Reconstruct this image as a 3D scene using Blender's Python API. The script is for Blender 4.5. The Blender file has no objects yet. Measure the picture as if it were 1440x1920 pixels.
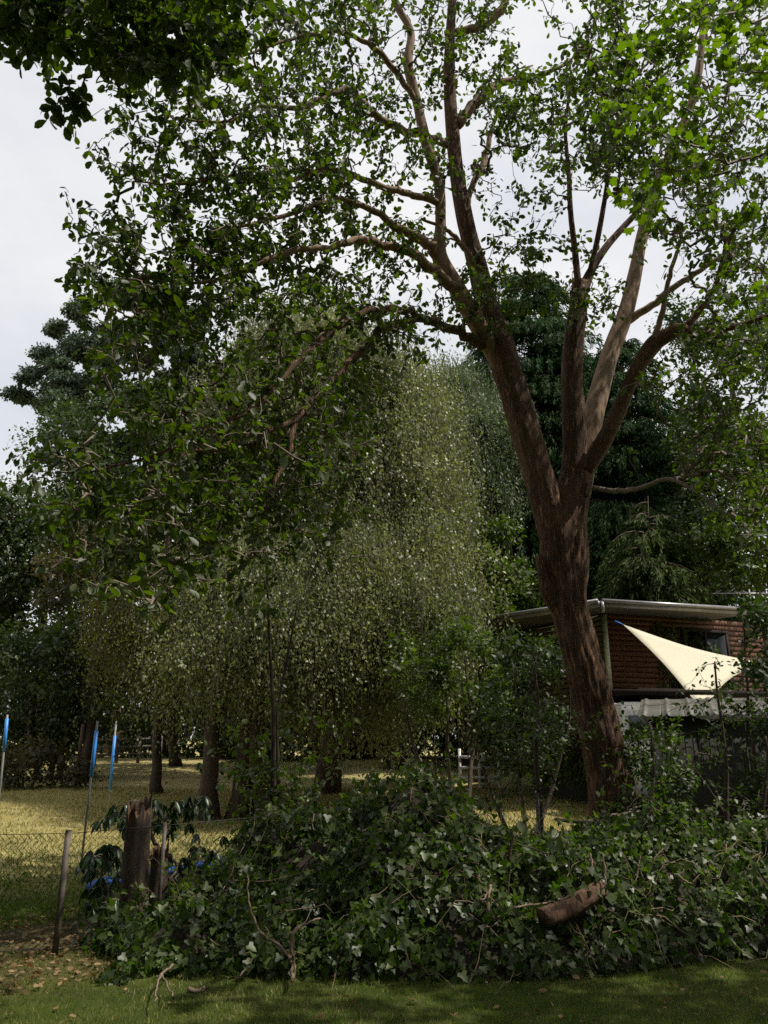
import bpy, math, random
import numpy as np
from mathutils import Vector, noise as mn
rnd = random.Random(7)
R = np.random.RandomState(11)
sc = bpy.context.scene
COL = sc.collection

# ------------------------------------------------------------------ camera
F = 1450.0; TH = math.radians(17.0); CH = 1.7
camd = bpy.data.cameras.new('camera'); cam = bpy.data.objects.new('camera', camd); COL.objects.link(cam)
cam.location = (0, 0, CH); cam.rotation_euler = (math.pi/2 + TH, 0, 0)
camd.sensor_fit = 'VERTICAL'; camd.sensor_height = 24.0; camd.lens = 24.0*F/1920.0
camd.clip_start = 0.05; camd.clip_end = 1500
sc.camera = cam
# ------------------------------------------------------------------ sky and sun
SUN_EL = math.radians(60); SUN_D = Vector((math.cos(SUN_EL)*0.985, -math.cos(SUN_EL)*0.173, math.sin(SUN_EL)))
w = bpy.data.worlds.new('World'); sc.world = w; w.use_nodes = True
nt = w.node_tree; nt.nodes.clear()
out = nt.nodes.new('ShaderNodeOutputWorld'); bg = nt.nodes.new('ShaderNodeBackground')
sky = nt.nodes.new('ShaderNodeTexSky'); sky.sky_type = 'NISHITA'; sky.sun_disc = False
sky.sun_elevation = SUN_EL; sky.sun_rotation = math.atan2(SUN_D.x, SUN_D.y)
sky.air_density = 1.2; sky.dust_density = 2.0
tc = nt.nodes.new('ShaderNodeTexCoord'); mp = nt.nodes.new('ShaderNodeMapping'); mp.inputs['Scale'].default_value = (1, 1, 2.2)
nz = nt.nodes.new('ShaderNodeTexNoise'); nz.inputs['Scale'].default_value = 2.2; nz.inputs['Detail'].default_value = 7; nz.inputs['Roughness'].default_value = 0.55
cr = nt.nodes.new('ShaderNodeValToRGB'); cr.color_ramp.elements[0].position = 0.34; cr.color_ramp.elements[1].position = 0.62
cr.color_ramp.elements[0].color = (7.7, 7.95, 8.6, 1); cr.color_ramp.elements[1].color = (10.4, 10.3, 10.2, 1)
mx = nt.nodes.new('ShaderNodeMix'); mx.data_type = 'RGBA'; mx.inputs[0].default_value = 0.86
nt.links.new(tc.outputs['Generated'], mp.inputs[0]); nt.links.new(mp.outputs[0], nz.inputs[0]); nt.links.new(nz.outputs['Fac'], cr.inputs[0])
nt.links.new(sky.outputs[0], mx.inputs[6]); nt.links.new(cr.outputs[0], mx.inputs[7]); nt.links.new(mx.outputs[2], bg.inputs[0])
bg.inputs[1].default_value = 0.10; nt.links.new(bg.outputs[0], out.inputs[0])
sl = bpy.data.lights.new('sun', 'SUN'); sl.energy = 5.0; sl.angle = math.radians(0.5); sl.color = (1, 0.94, 0.84)
so = bpy.data.objects.new('sun', sl); COL.objects.link(so); so.location = (30, 5, 40)
so.rotation_euler = (-SUN_D).to_track_quat('-Z', 'Y').to_euler()
sc.view_settings.view_transform = 'Standard'; sc.view_settings.look = 'None'
sc.view_settings.exposure = 0.0; sc.view_settings.gamma = 1.0; sc.view_settings.use_curve_mapping = False
sc.render.engine = 'CYCLES'
sc.cycles.max_bounces = 6; sc.cycles.diffuse_bounces = 3; sc.cycles.glossy_bounces = 2; sc.cycles.transmission_bounces = 4
sc.cycles.use_denoising = False

# ------------------------------------------------------------------ helpers
def PW(px, py, d):
    """photo direction (1440x1920 grid) at horizontal distance d -> world points (arrays allowed)"""
    px = np.asarray(px, float); py = np.asarray(py, float); d = np.asarray(d, float)
    u = (px-720)/F; v = (960-py)/F
    dy = math.cos(TH) - v*math.sin(TH); dz = math.sin(TH) + v*math.cos(TH)
    return np.stack(np.broadcast_arrays(u/dy*d, d, CH + dz/dy*d), -1)
def P(px, py, d): return Vector(PW(px, py, d))
def toPX(p):
    x = p[:, 0]; y = p[:, 1]; z = p[:, 2]-CH
    fw = y*math.cos(TH)+z*math.sin(TH); up = -y*math.sin(TH)+z*math.cos(TH)
    return 720+F*x/fw, 960-F*up/fw, fw
def gh(x, y):
    """height of the ground"""
    t = np.maximum(0, np.asarray(y, float)-9.0)
    return 0.05*np.minimum(t, 27)*np.clip(t/3, 0, 1)**0.5 + 0.012*np.maximum(0, t-27) + 0.03*np.sin(np.asarray(x)*0.7+1)*np.clip(t/4, 0, 1)
def tag(o, label=None, cat=None, group=None, kind=None):
    if label: o['label'] = label
    if cat: o['category'] = cat
    if group: o['group'] = group
    if kind: o['kind'] = kind
    return o
def empty(name, loc, label=None, cat=None, group=None):
    o = bpy.data.objects.new(name, None); COL.objects.link(o); o.location = loc; o.empty_display_size = 0.2
    return tag(o, label, cat, group)
def link(name, me, parent=None, loc=None):
    o = bpy.data.objects.new(name, me); COL.objects.link(o)
    if parent: 
        o.parent = parent
        if loc is None: o.location = -Vector(parent.location)    # mesh data is in world coordinates
    if loc is not None: o.location = loc
    return o
def npmesh(name, V, Fa, mat, smooth=False):
    """Fa: list of (array nxk) face arrays"""
    me = bpy.data.meshes.new(name)
    V = np.ascontiguousarray(V, dtype=np.float32)
    if not isinstance(Fa, list): Fa = [Fa]
    Fa = [np.asarray(f, dtype=np.int32) for f in Fa if len(f)]
    me.vertices.add(len(V)); me.vertices.foreach_set('co', V.ravel())
    li = np.concatenate([f.ravel() for f in Fa]); tot = np.concatenate([np.full(len(f), f.shape[1], np.int32) for f in Fa])
    st = np.concatenate([[0], np.cumsum(tot)[:-1]]).astype(np.int32)
    me.loops.add(len(li)); me.loops.foreach_set('vertex_index', li)
    me.polygons.add(len(tot)); me.polygons.foreach_set('loop_start', st); me.polygons.foreach_set('loop_total', tot)
    if smooth: me.polygons.foreach_set('use_smooth', np.ones(len(tot), bool))
    me.materials.append(mat); me.update(calc_edges=True)
    return me
class MB:
    def __init__(s): s.V = []; s.Q = []; s.T = []; s.n = 0
    def add(s, V, q=None, t=None):
        V = np.asarray(V, float); s.V.append(V)
        if q is not None and len(q): s.Q.append(np.asarray(q)+s.n)
        if t is not None and len(t): s.T.append(np.asarray(t)+s.n)
        s.n += len(V); return s
    def box(s, c, size, rz=0.0, ax=None):
        hx, hy, hz = [v/2 for v in size]
        v = np.array([(x, y, z) for x in (-hx, hx) for y in (-hy, hy) for z in (-hz, hz)])
        if ax is not None: v = v @ np.array(ax)
        else:
            c_, s_ = math.cos(rz), math.sin(rz); v = np.stack([v[:, 0]*c_-v[:, 1]*s_, v[:, 0]*s_+v[:, 1]*c_, v[:, 2]], -1)
        return s.add(v+np.array(c), [(0, 1, 3, 2), (4, 6, 7, 5), (0, 4, 5, 1), (2, 3, 7, 6), (0, 2, 6, 4), (1, 5, 7, 3)])
    def tube(s, pts, rad, k=8, cap=True, fis=0.0, knob=0.0):
        pts = np.asarray(pts, float); n = len(pts); rad = np.broadcast_to(np.asarray(rad, float), (n,))
        T = np.gradient(pts, axis=0); T /= np.linalg.norm(T, axis=1)[:, None]+1e-9
        ref = np.array([0, 1, 0.0]) if abs(T[:, 1]).mean() < 0.8 else np.array([1, 0, 0.0])
        A = np.cross(T, ref); A /= np.linalg.norm(A, axis=1)[:, None]+1e-9; B = np.cross(T, A)
        a = np.arange(k)*2*math.pi/k
        rr = rad[:, None]*np.ones((1, k))
        if fis:
            L = np.concatenate([[0], np.cumsum(np.linalg.norm(np.diff(pts, axis=0), axis=1))])
            for i in range(n):
                for j in range(k):
                    q = Vector((math.cos(a[j])*5.5, math.sin(a[j])*5.5, L[i]*0.9))
                    q2 = Vector((math.cos(a[j])*1.1, math.sin(a[j])*1.1, L[i]*1.3+7))
                    f = abs(mn.noise(q*1.6)); rr[i, j] *= 1 + fis*(min(f*3.0, 1.0)-0.7) + knob*mn.noise(q2)
        V = pts[:, None]+rr[..., None]*(np.cos(a)[None, :, None]*A[:, None]+np.sin(a)[None, :, None]*B[:, None])
        q = []
        for i in range(n-1):
            for j in range(k):
                j2 = (j+1) % k; q.append((i*k+j, i*k+j2, (i+1)*k+j2, (i+1)*k+j))
        V = V.reshape(-1, 3); t = []
        if cap:
            V = np.concatenate([V, pts[:1], pts[-1:]]); m = n*k
            t = [(m, (j+1) % k, j) for j in range(k)]+[(m+1, (n-1)*k+j, (n-1)*k+(j+1) % k) for j in range(k)]
        return s.add(V, q, t)
    def mesh(s, name, mat, smooth=False):
        return npmesh(name, np.concatenate(s.V), [np.concatenate(a) for a in (s.Q, s.T) if a], mat, smooth)
    def build(s, name, mat, parent=None, smooth=False): return link(name, s.mesh(name, mat, smooth), parent)
def catmull(pts, sub=6):
    """rows of any width, smooth curve through them"""
    p = np.asarray(pts, float); p = np.concatenate([[2*p[0]-p[1]], p, [2*p[-1]-p[-2]]]); o = []
    for i in range(1, len(p)-2):
        for t in np.arange(sub)/sub:
            a, b, c, d = p[i-1:i+3]
            o.append(0.5*((2*b)+(c-a)*t+(2*a-5*b+4*c-d)*t*t+(3*b-a-3*c+d)*t**3))
    o.append(p[-2]); return np.array(o)
def chains_mesh(name, C, Rr, mat, k=4):
    """C (n,K,3) polylines, Rr (n,K) radii -> one mesh"""
    n, K, _ = C.shape
    T = np.gradient(C, axis=1); T /= np.linalg.norm(T, axis=2)[..., None]+1e-9
    ref = np.where(np.abs(T[..., 2:3]) > 0.9, np.array([1, 0, 0.0]), np.array([0, 0, 1.0]))
    A = np.cross(T, ref); A /= np.linalg.norm(A, axis=2)[..., None]+1e-9; B = np.cross(T, A)
    a = np.arange(k)*2*math.pi/k
    V = C[:, :, None]+Rr[:, :, None, None]*(np.cos(a)[:, None]*A[:, :, None]+np.sin(a)[:, None]*B[:, :, None])
    idx = np.arange(n*K*k).reshape(n, K, k); nx = np.roll(idx, -1, axis=2)
    q = np.stack([idx[:, :-1], nx[:, :-1], nx[:, 1:], idx[:, 1:]], -1).reshape(-1, 4)
    return npmesh(name, V.reshape(-1, 3), q, mat, True)

# leaf templates: (side, along, normal) verts, tris/quads
def T_ovate(wd=0.3, fold=0.06, droop=0.10):
    ys = [0.0, 0.22, 0.5, 0.78, 1.0]; ws = [0.0, 0.8, 1.0, 0.72, 0.0]
    V = [(0, 0, 0)]; 
    for i in (1, 2, 3):
        y = ys[i]; d = -droop*y*y
        V += [(-ws[i]*wd, y, d+fold), (0, y, d), (ws[i]*wd, y, d+fold)]
    V.append((0, 1, -droop))
    t = [(0, 2, 1), (0, 3, 2)]; q = [(1, 2, 5, 4), (2, 3, 6, 5), (4, 5, 8, 7), (5, 6, 9, 8)]; t += [(7, 8, 10), (8, 9, 10)]
    return np.array(V, float), q, t
def T_obovate():
    V, q, t = T_ovate(0.28); V = V.copy(); V[1:4, 0] *= 0.7; V[7:10, 0] *= 1.25; return V, q, t
def T_ivy():
    o = [(0, 0), (0.34, -0.16), (0.56, 0.12), (0.30, 0.36), (0.26, 0.62), (0.0, 1.0), (-0.26, 0.62), (-0.30, 0.36), (-0.56, 0.12), (-0.34, -0.16)]
    V = [(0, 0.28, 0.0)]+[(x, y, 0.05+0.10*abs(x)-0.12*max(0, y)) for x, y in o]
    return np.array(V, float), [], [(0, i, i % 10+1) for i in range(1, 11)]
def T_lobed():
    o = [(0, 0), (0.2, 0.05), (0.55, 0.02), (0.42, 0.28), (0.62, 0.55), (0.3, 0.58), (0.22, 0.9), (0, 0.72), (-0.22, 0.9), (-0.3, 0.58), (-0.62, 0.55), (-0.42, 0.28), (-0.55, 0.02), (-0.2, 0.05)]
    V = [(0, 0.35, 0.0)]+[(x, y, 0.12*abs(x)-0.12*y*y) for x, y in o]
    return np.array(V, float), [], [(0, i, i % 14+1) for i in range(1, 15)]
def T_quad(wd=0.3): return np.array([(0, 0, 0), (wd, 0.45, 0.06), (0, 1, 0), (-wd, 0.45, 0.06)], float), [], [(0, 1, 2), (0, 2, 3)]
def T_strap(wd=0.12):
    return np.array([(-wd*.5, 0, 0), (wd*.5, 0, 0), (wd, 0.5, 0), (0, 0.5, -0.04), (-wd, 0.5, 0), (0, 1, -0.22)], float), [(0, 1, 2, 3)], [(0, 3, 4), (4, 3, 5), (3, 2, 5)]
T_OV = T_ovate(); T_OB = T_obovate(); T_IV = T_ivy(); T_LO = T_lobed(); T_Q = T_quad(); T_QN = T_quad(0.14); T_ST = T_strap()
def norm(a): return a/(np.linalg.norm(a, axis=-1, keepdims=True)+1e-9)
def frames(D, N):
    D = norm(D); S = norm(np.cross(D, N)); N = np.cross(S, D); return S, D, N
def leaves_mesh(name, tpl, Pp, D, N, S, mat, smooth=True):
    V, q, t = tpl; A, B, C = frames(D, N); S = np.broadcast_to(np.asarray(S, float), (len(Pp),))
    W = Pp[:, None]+S[:, None, None]*(V[None, :, 0:1]*A[:, None]+V[None, :, 1:2]*B[:, None]+V[None, :, 2:3]*C[:, None])
    off = (np.arange(len(Pp))*len(V))[:, None, None]; fs = []
    if len(q): fs.append((np.array(q)[None]+off).reshape(-1, 4))
    if len(t): fs.append((np.array(t)[None]+off).reshape(-1, 3))
    return npmesh(name, W.reshape(-1, 3), fs, mat, smooth)
def leaf_parts(tpl, Pp, D, N, S, mat, parent, cap=300, minpx=9, name='leaf', mass='foliage'):
    """the leaves that show largest are parts of their own, the rest one mass part"""
    px, py, fw = toPX(Pp); size = np.where(fw > 0.3, S*F/np.maximum(fw, .3), 0)
    ok = (px > 0) & (px < 1440) & (py > 0) & (py < 1920) & (fw > 0.5) & (size > minpx)
    sc_ = np.where(ok, size*(0.75+0.5*R.rand(len(size))), -1); order = np.argsort(-sc_)[:cap]; order = order[sc_[order] > 0]
    V, q, t = tpl
    fs = [np.array(a) for a in (q, t) if len(a)]
    base = npmesh(name, V, fs, mat, True); A, B, C = frames(D[order], N[order]); pl = np.array(parent.location)
    from mathutils import Matrix
    for i, k in enumerate(order):
        o = bpy.data.objects.new(name, base); o.parent = parent; s = float(S[k]); p = Pp[k]-pl
        o.matrix_local = Matrix(((A[i, 0]*s, B[i, 0]*s, C[i, 0]*s, p[0]), (A[i, 1]*s, B[i, 1]*s, C[i, 1]*s, p[1]), (A[i, 2]*s, B[i, 2]*s, C[i, 2]*s, p[2]), (0, 0, 0, 1)))
        COL.objects.link(o)
    m = np.ones(len(Pp), bool); m[order] = False
    if m.any():
        o = link(mass, leaves_mesh(mass, tpl, Pp[m], D[m], N[m], S[m], mat), parent); o['kind'] = 'stuff'
def inpoly(x, y, poly):
    r = np.zeros(len(x), bool); n = len(poly)
    for i in range(n):
        x1, y1 = poly[i]; x2, y2 = poly[(i+1) % n]
        c = ((y1 > y) != (y2 > y)) & (x < (x2-x1)*(y-y1)/((y2-y1) or 1e-9)+x1); r ^= c
    return r
def polysample(poly, n):
    a = np.array(poly, float); lo = a.min(0); hi = a.max(0); X = np.zeros((0, 2))
    while len(X) < n:
        q = lo+R.rand(n*2, 2)*(hi-lo); X = np.concatenate([X, q[inpoly(q[:, 0], q[:, 1], poly)]])
    return X[:n]
def grow(nodes, dirs, targets, K=6, crook=0.10, wpath=0.12, r0=0.004, ex=0.5, tw=0.35):
    """join every target to the nearest wood by a crooked twig; returns chains, radii"""
    nodes = np.asarray(nodes, float); n0 = len(nodes); d0 = np.full(len(targets), 1e9)
    for i in range(0, len(nodes), 500):
        d0 = np.minimum(d0, np.linalg.norm(targets[:, None]-nodes[None, i:i+500], axis=2).min(1))
    order = np.argsort(d0); N = n0+len(targets)*(K-1)
    X = np.zeros((N, 3)); X[:n0] = nodes; DD = np.zeros((N, 3)); DD[:n0] = norm(np.asarray(dirs, float)); L = np.zeros(N); par = -np.ones(N, int); m = n0
    C = np.zeros((len(targets), K, 3)); ids = np.zeros((len(targets), K), int); ts = np.linspace(0, 1, K)[:, None]
    for ci, ti in enumerate(order):
        T = targets[ti]; d = np.linalg.norm(X[:m]-T, axis=1); v = T-X[:m]
        al = (v*DD[:m]).sum(1)/(d+1e-6)
        j = int(np.argmin(d*(1.25-0.35*al)+wpath*L[:m])); dist = d[j]
        p1 = X[j]+DD[j]*dist*tw+R.randn(3)*dist*0.12
        c = (1-ts)**2*X[j]+2*ts*(1-ts)*p1+ts**2*T
        c[1:-1] += R.randn(K-2, 3)*dist*crook
        C[ci] = c; ids[ci, 0] = j; ids[ci, 1:] = np.arange(m, m+K-1); par[m] = j; par[m+1:m+K-1] = np.arange(m, m+K-2)
        X[m:m+K-1] = c[1:]; g = norm(np.diff(c, axis=0)); DD[m:m+K-1] = g; L[m:m+K-1] = L[j]+dist*ts[1:, 0]; m += K-1
    cnt = np.zeros(N); cnt[ids[:, -1]] += 1
    for i in range(N-1, n0-1, -1):
        if par[i] >= 0: cnt[par[i]] += cnt[i]
    Rr = r0*np.maximum(cnt[ids], 1)**ex; Rr[:, 0] = Rr[:, 1]; Rr[:, -1] *= 0.7
    return C, Rr
def polydist(p, q): return np.linalg.norm(p-q)

# ------------------------------------------------------------------ materials
def nmat(name):
    m = bpy.data.materials.new(name); m.use_nodes = True; n = m.node_tree; n.nodes.clear()
    o = n.nodes.new('ShaderNodeOutputMaterial'); return m, n, o
def N_(n, t, **kw):
    x = n.nodes.new('ShaderNode'+t)
    for k, v in kw.items():
        if k in x.inputs: x.inputs[k].default_value = v
        else: setattr(x, k, v)
    return x
def ramp(n, stops):
    r = n.nodes.new('ShaderNodeValToRGB'); e = r.color_ramp.elements
    while len(e) < len(stops): e.new(0.5)
    for a, (p, c) in zip(e, stops): a.position = p; a.color = (*c, 1)
    return r
def leafmat(name, c1, c2, tr, rough=0.45, trans=0.4, patch=1.5, spec=0.5):
    m, n, o = nmat(name); L = n.links.new
    g = N_(n, 'NewGeometry'); oi = N_(n, 'ObjectInfo'); ad = N_(n, 'Math', operation='ADD'); fr = N_(n, 'Math', operation='FRACT')
    L(g.outputs['Random Per Island'], ad.inputs[0]); L(oi.outputs['Random'], ad.inputs[1]); L(ad.outputs[0], fr.inputs[0])
    nz = N_(n, 'TexNoise', Scale=patch, Detail=2.0); L(g.outputs['Position'], nz.inputs['Vector'])
    mi = N_(n, 'Math', operation='MULTIPLY_ADD'); mi.inputs[1].default_value = 0.6
    mu = N_(n, 'Math', operation='MULTIPLY_ADD'); mu.inputs[1].default_value = 1.6; mu.inputs[2].default_value = -0.6
    L(nz.outputs['Fac'], mu.inputs[0]); L(fr.outputs[0], mi.inputs[0]); L(mu.outputs[0], mi.inputs[2])
    mid = tuple((a+b)/2*0.95 for a, b in zip(c1, c2))
    r = ramp(n, [(0.0, c1), (0.5, mid), (1.0, c2)]); L(mi.outputs[0], r.inputs[0])
    p = N_(n, 'BsdfPrincipled', Roughness=rough); p.inputs['Specular IOR Level'].default_value = spec; L(r.outputs[0], p.inputs['Base Color'])
    t = N_(n, 'BsdfTranslucent'); mm = N_(n, 'Mix', data_type='RGBA', blend_type='MULTIPLY'); mm.inputs[0].default_value = 1.0
    k = max(1e-4, sum(mid)/3); L(r.outputs[0], mm.inputs[6]); mm.inputs[7].default_value = (tr[0]/k, tr[1]/k, tr[2]/k, 1); L(mm.outputs[2], t.inputs[0])
    s = N_(n, 'MixShader'); s.inputs[0].default_value = trans; L(p.outputs[0], s.inputs[1]); L(t.outputs[0], s.inputs[2]); L(s.outputs[0], o.inputs[0])
    return m
def barkmat(name, c1, c2, c3=None, sc_=(9, 9, 1.6), bump=0.6, scale=2.0, rough=0.9, ridge=False):
    m, n, o = nmat(name); L = n.links.new; tcn = N_(n, 'TexCoord'); mp_ = N_(n, 'Mapping'); mp_.inputs['Scale'].default_value = sc_
    L(tcn.outputs['Object'], mp_.inputs[0]); a = N_(n, 'TexNoise', Scale=scale, Detail=6.0, Roughness=0.6); L(mp_.outputs[0], a.inputs[0])
    b = N_(n, 'TexNoise', Scale=1.1, Detail=3.0); L(tcn.outputs['Object'], b.inputs[0])
    r = ramp(n, [(0.30, c2), (0.47, c1), (0.52, c1), (0.68, c2)] if ridge else [(0.32, c1), (0.62, c2)]); L(a.outputs['Fac'], r.inputs[0])
    rb = ramp(n, [(0.38, (1, 1, 1)), (0.49, (0, 0, 0)), (0.51, (0, 0, 0)), (0.62, (1, 1, 1))] if ridge else [(0, (0, 0, 0)), (1, (1, 1, 1))]); L(a.outputs['Fac'], rb.inputs[0])
    r2 = ramp(n, [(0.35, (0, 0, 0)), (0.65, (1, 1, 1))]); L(b.outputs['Fac'], r2.inputs[0])
    mm = N_(n, 'Mix', data_type='RGBA'); L(r2.outputs[0], mm.inputs[0]); L(r.outputs[0], mm.inputs[6]); mm.inputs[7].default_value = (*(c3 or c2), 1)
    m2 = N_(n, 'Math', operation='MULTIPLY'); L(r2.outputs[0], m2.inputs[0]); m2.inputs[1].default_value = 0.5; L(m2.outputs[0], mm.inputs[0])
    p = N_(n, 'BsdfPrincipled', Roughness=rough); L(mm.outputs[2], p.inputs['Base Color'])
    bu = N_(n, 'Bump', Strength=bump, Distance=0.03); L(rb.outputs[0], bu.inputs['Height']); L(bu.outputs[0], p.inputs['Normal']); L(p.outputs[0], o.inputs[0])
    return m
def flat(name, c, rough=0.6, metal=0.0, var=0.15, scale=6.0, bump=0.0):
    m, n, o = nmat(name); L = n.links.new; tcn = N_(n, 'TexCoord'); a = N_(n, 'TexNoise', Scale=scale, Detail=5.0); L(tcn.outputs['Object'], a.inputs[0])
    r = ramp(n, [(0.3, tuple(x*(1-var) for x in c)), (0.7, tuple(min(1, x*(1+var)) for x in c))]); L(a.outputs['Fac'], r.inputs[0])
    p = N_(n, 'BsdfPrincipled', Roughness=rough, Metallic=metal); L(r.outputs[0], p.inputs['Base Color'])
    if bump: bu = N_(n, 'Bump', Strength=bump, Distance=0.01); L(a.outputs['Fac'], bu.inputs['Height']); L(bu.outputs[0], p.inputs['Normal'])
    L(p.outputs[0], o.inputs[0]); return m
def groundmat():
    m, n, o = nmat('lawn'); L = n.links.new; g = N_(n, 'NewGeometry')
    big = N_(n, 'TexNoise', Scale=0.28, Detail=4.0); fine = N_(n, 'TexNoise', Scale=26.0, Detail=6.0, Roughness=0.7); mid = N_(n, 'TexNoise', Scale=2.6, Detail=5.0)
    for x in (big, fine, mid): L(g.outputs['Position'], x.inputs['Vector'])
    ca = ramp(n, [(0.36, (0.04, 0.058, 0.014)), (0.64, (0.085, 0.10, 0.025))]); L(mid.outputs['Fac'], ca.inputs[0])
    cb = ramp(n, [(0.36, (0.27, 0.235, 0.095)), (0.66, (0.46, 0.39, 0.18))]); L(fine.outputs['Fac'], cb.inputs[0])
    cc = ramp(n, [(0.3, (0.045, 0.03, 0.018)), (0.7, (0.20, 0.13, 0.075))]); L(fine.outputs['Fac'], cc.inputs[0])
    # dryness grows away from the fence
    sx = N_(n, 'SeparateXYZ'); L(g.outputs['Position'], sx.inputs[0])
    dr = N_(n, 'MapRange'); dr.inputs['From Min'].default_value = 9; dr.inputs['From Max'].default_value = 14; dr.inputs['To Min'].default_value = -0.2; dr.inputs['To Max'].default_value = 0.3
    L(sx.outputs['Y'], dr.inputs['Value']); ad = N_(n, 'Math', operation='ADD'); L(dr.outputs[0], ad.inputs[0]); L(big.outputs['Fac'], ad.inputs[1])
    f1 = ramp(n, [(0.42, (0, 0, 0)), (0.62, (1, 1, 1))]); L(ad.outputs[0], f1.inputs[0])
    m1 = N_(n, 'Mix', data_type='RGBA'); L(f1.outputs[0], m1.inputs[0]); L(ca.outputs[0], m1.inputs[6]); L(cb.outputs[0], m1.inputs[7])
    # leaf litter belt under the fence and mound: distance to a slanting line
    ln = N_(n, 'Vector' + 'Math', operation='DOT_PRODUCT'); ln.inputs[1].default_value = (-0.75, 0.9, 0); L(g.outputs['Position'], ln.inputs[0])
    sb = N_(n, 'Math', operation='SUBTRACT'); L(ln.outputs['Value'], sb.inputs[0]); sb.inputs[1].default_value = 9.3
    ab = N_(n, 'Math', operation='ABSOLUTE'); L(sb.outputs[0], ab.inputs[0])
    wv = N_(n, 'Math', operation='MULTIPLY_ADD'); L(mid.outputs['Fac'], wv.inputs[0]); wv.inputs[1].default_value = 1.8; L(ab.outputs[0], wv.inputs[2])
    f2 = N_(n, 'MapRange'); f2.inputs['From Min'].default_value = 2.0; f2.inputs['From Max'].default_value = 2.9; f2.inputs['To Min'].default_value = 0.5; f2.inputs['To Max'].default_value = 0.0
    L(wv.outputs[0], f2.inputs['Value']); m2 = N_(n, 'Mix', data_type='RGBA'); L(f2.outputs[0], m2.inputs[0]); L(m1.outputs[2], m2.inputs[6]); L(cc.outputs[0], m2.inputs[7])
    p = N_(n, 'BsdfPrincipled', Roughness=1.0); p.inputs['Specular IOR Level'].default_value = 0.1; L(m2.outputs[2], p.inputs['Base Color'])
    bu = N_(n, 'Bump', Strength=0.8, Distance=0.05); L(fine.outputs['Fac'], bu.inputs['Height']); L(bu.outputs[0], p.inputs['Normal']); L(p.outputs[0], o.inputs[0])
    return m
M = {}
M['lawn'] = groundmat()
M['leaf'] = leafmat('broad_leaf', (0.022, 0.036, 0.008), (0.068, 0.086, 0.018), (0.085, 0.115, 0.010), 0.5, 0.34, 1.5, 0.4)
M['leafbright'] = leafmat('lobed_leaf', (0.034, 0.056, 0.010), (0.095, 0.125, 0.022), (0.14, 0.185, 0.014), 0.48, 0.42)
M['ivy'] = leafmat('ivy_leaf', (0.012, 0.024, 0.006), (0.085, 0.118, 0.026), (0.09, 0.14, 0.014), 0.42, 0.28, 2.5, 0.35)
M['rhodo'] = leafmat('drooping_leaf', (0.02, 0.045, 0.018), (0.06, 0.095, 0.035), (0.05, 0.10, 0.02), 0.35, 0.2, 3)
M['birch'] = leafmat('birch_leaf', (0.085, 0.105, 0.045), (0.28, 0.295, 0.145), (0.20, 0.22, 0.085), 0.45, 0.38, 0.5)
M['willow'] = leafmat('grey_leaf', (0.10, 0.13, 0.065), (0.21, 0.25, 0.13), (0.12, 0.16, 0.07), 0.55, 0.35, 0.5)
M['gum'] = leafmat('gum_leaf', (0.05, 0.075, 0.05), (0.12, 0.155, 0.10), (0.06, 0.08, 0.04), 0.5, 0.25, 0.3)
M['conifer'] = leafmat('conifer_spray', (0.012, 0.032, 0.010), (0.045, 0.085, 0.024), (0.03, 0.06, 0.012), 0.7, 0.25, 0.4, 0.15)
M['cypress'] = leafmat('cypress_spray', (0.04, 0.06, 0.018), (0.10, 0.13, 0.04), (0.07, 0.10, 0.02), 0.7, 0.25, 1, 0.15)
M['dark'] = leafmat('dark_leaf', (0.015, 0.027, 0.007), (0.056, 0.074, 0.017), (0.05, 0.075, 0.010), 0.5, 0.28, 0.7)
M['green'] = leafmat('green_leaf', (0.034, 0.054, 0.011), (0.105, 0.132, 0.030), (0.10, 0.14, 0.014), 0.45, 0.32, 0.8)
M['olive'] = leafmat('olive_leaf', (0.07, 0.075, 0.02), (0.16, 0.16, 0.045), (0.14, 0.15, 0.03), 0.5, 0.38, 0.8)
M['russet'] = leafmat('russet_leaf', (0.035, 0.032, 0.013), (0.09, 0.085, 0.03), (0.07, 0.065, 0.02), 0.5, 0.35, 0.8)
M['grass'] = leafmat('grass_blade', (0.05, 0.078, 0.014), (0.155, 0.185, 0.038), (0.13, 0.18, 0.02), 0.55, 0.4, 1.0, 0.2)
M['drygrass'] = leafmat('dry_grass_blade', (0.27, 0.25, 0.085), (0.54, 0.48, 0.22), (0.32, 0.28, 0.11), 0.7, 0.3, 0.8, 0.1)
M['litter'] = leafmat('fallen_leaf', (0.08, 0.05, 0.025), (0.34, 0.23, 0.12), (0.2, 0.1, 0.04), 0.8, 0.15, 3, 0.2)
M['bark'] = barkmat('trunk_bark', (0.055, 0.028, 0.015), (0.27, 0.135, 0.068), (0.17, 0.10, 0.05), (13, 13, 1.5), 0.7, 2.6, 0.95, True)
M['limb'] = barkmat('limb_bark', (0.11, 0.065, 0.04), (0.27, 0.17, 0.10), (0.19, 0.14, 0.085), (7, 7, 2), 0.4, 2.2)
M['twig'] = barkmat('twig_bark', (0.09, 0.068, 0.048), (0.21, 0.17, 0.125), None, (5, 5, 5), 0.2, 3)
M['darkbark'] = barkmat('dark_bark', (0.02, 0.014, 0.010), (0.085, 0.058, 0.038), None, (7, 7, 1.2), 0.7, 2)
M['redbark'] = barkmat('red_bark', (0.03, 0.018, 0.012), (0.10, 0.058, 0.035), None, (7, 7, 1.2), 0.7, 2)
M['wood'] = barkmat('split_wood', (0.04, 0.021, 0.012), (0.15, 0.08, 0.045), None, (16, 16, 1.5), 0.6, 2)
M['pale'] = barkmat('bare_stem', (0.09, 0.062, 0.042), (0.24, 0.17, 0.115), None, (5, 5, 5), 0.2, 3)
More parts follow.
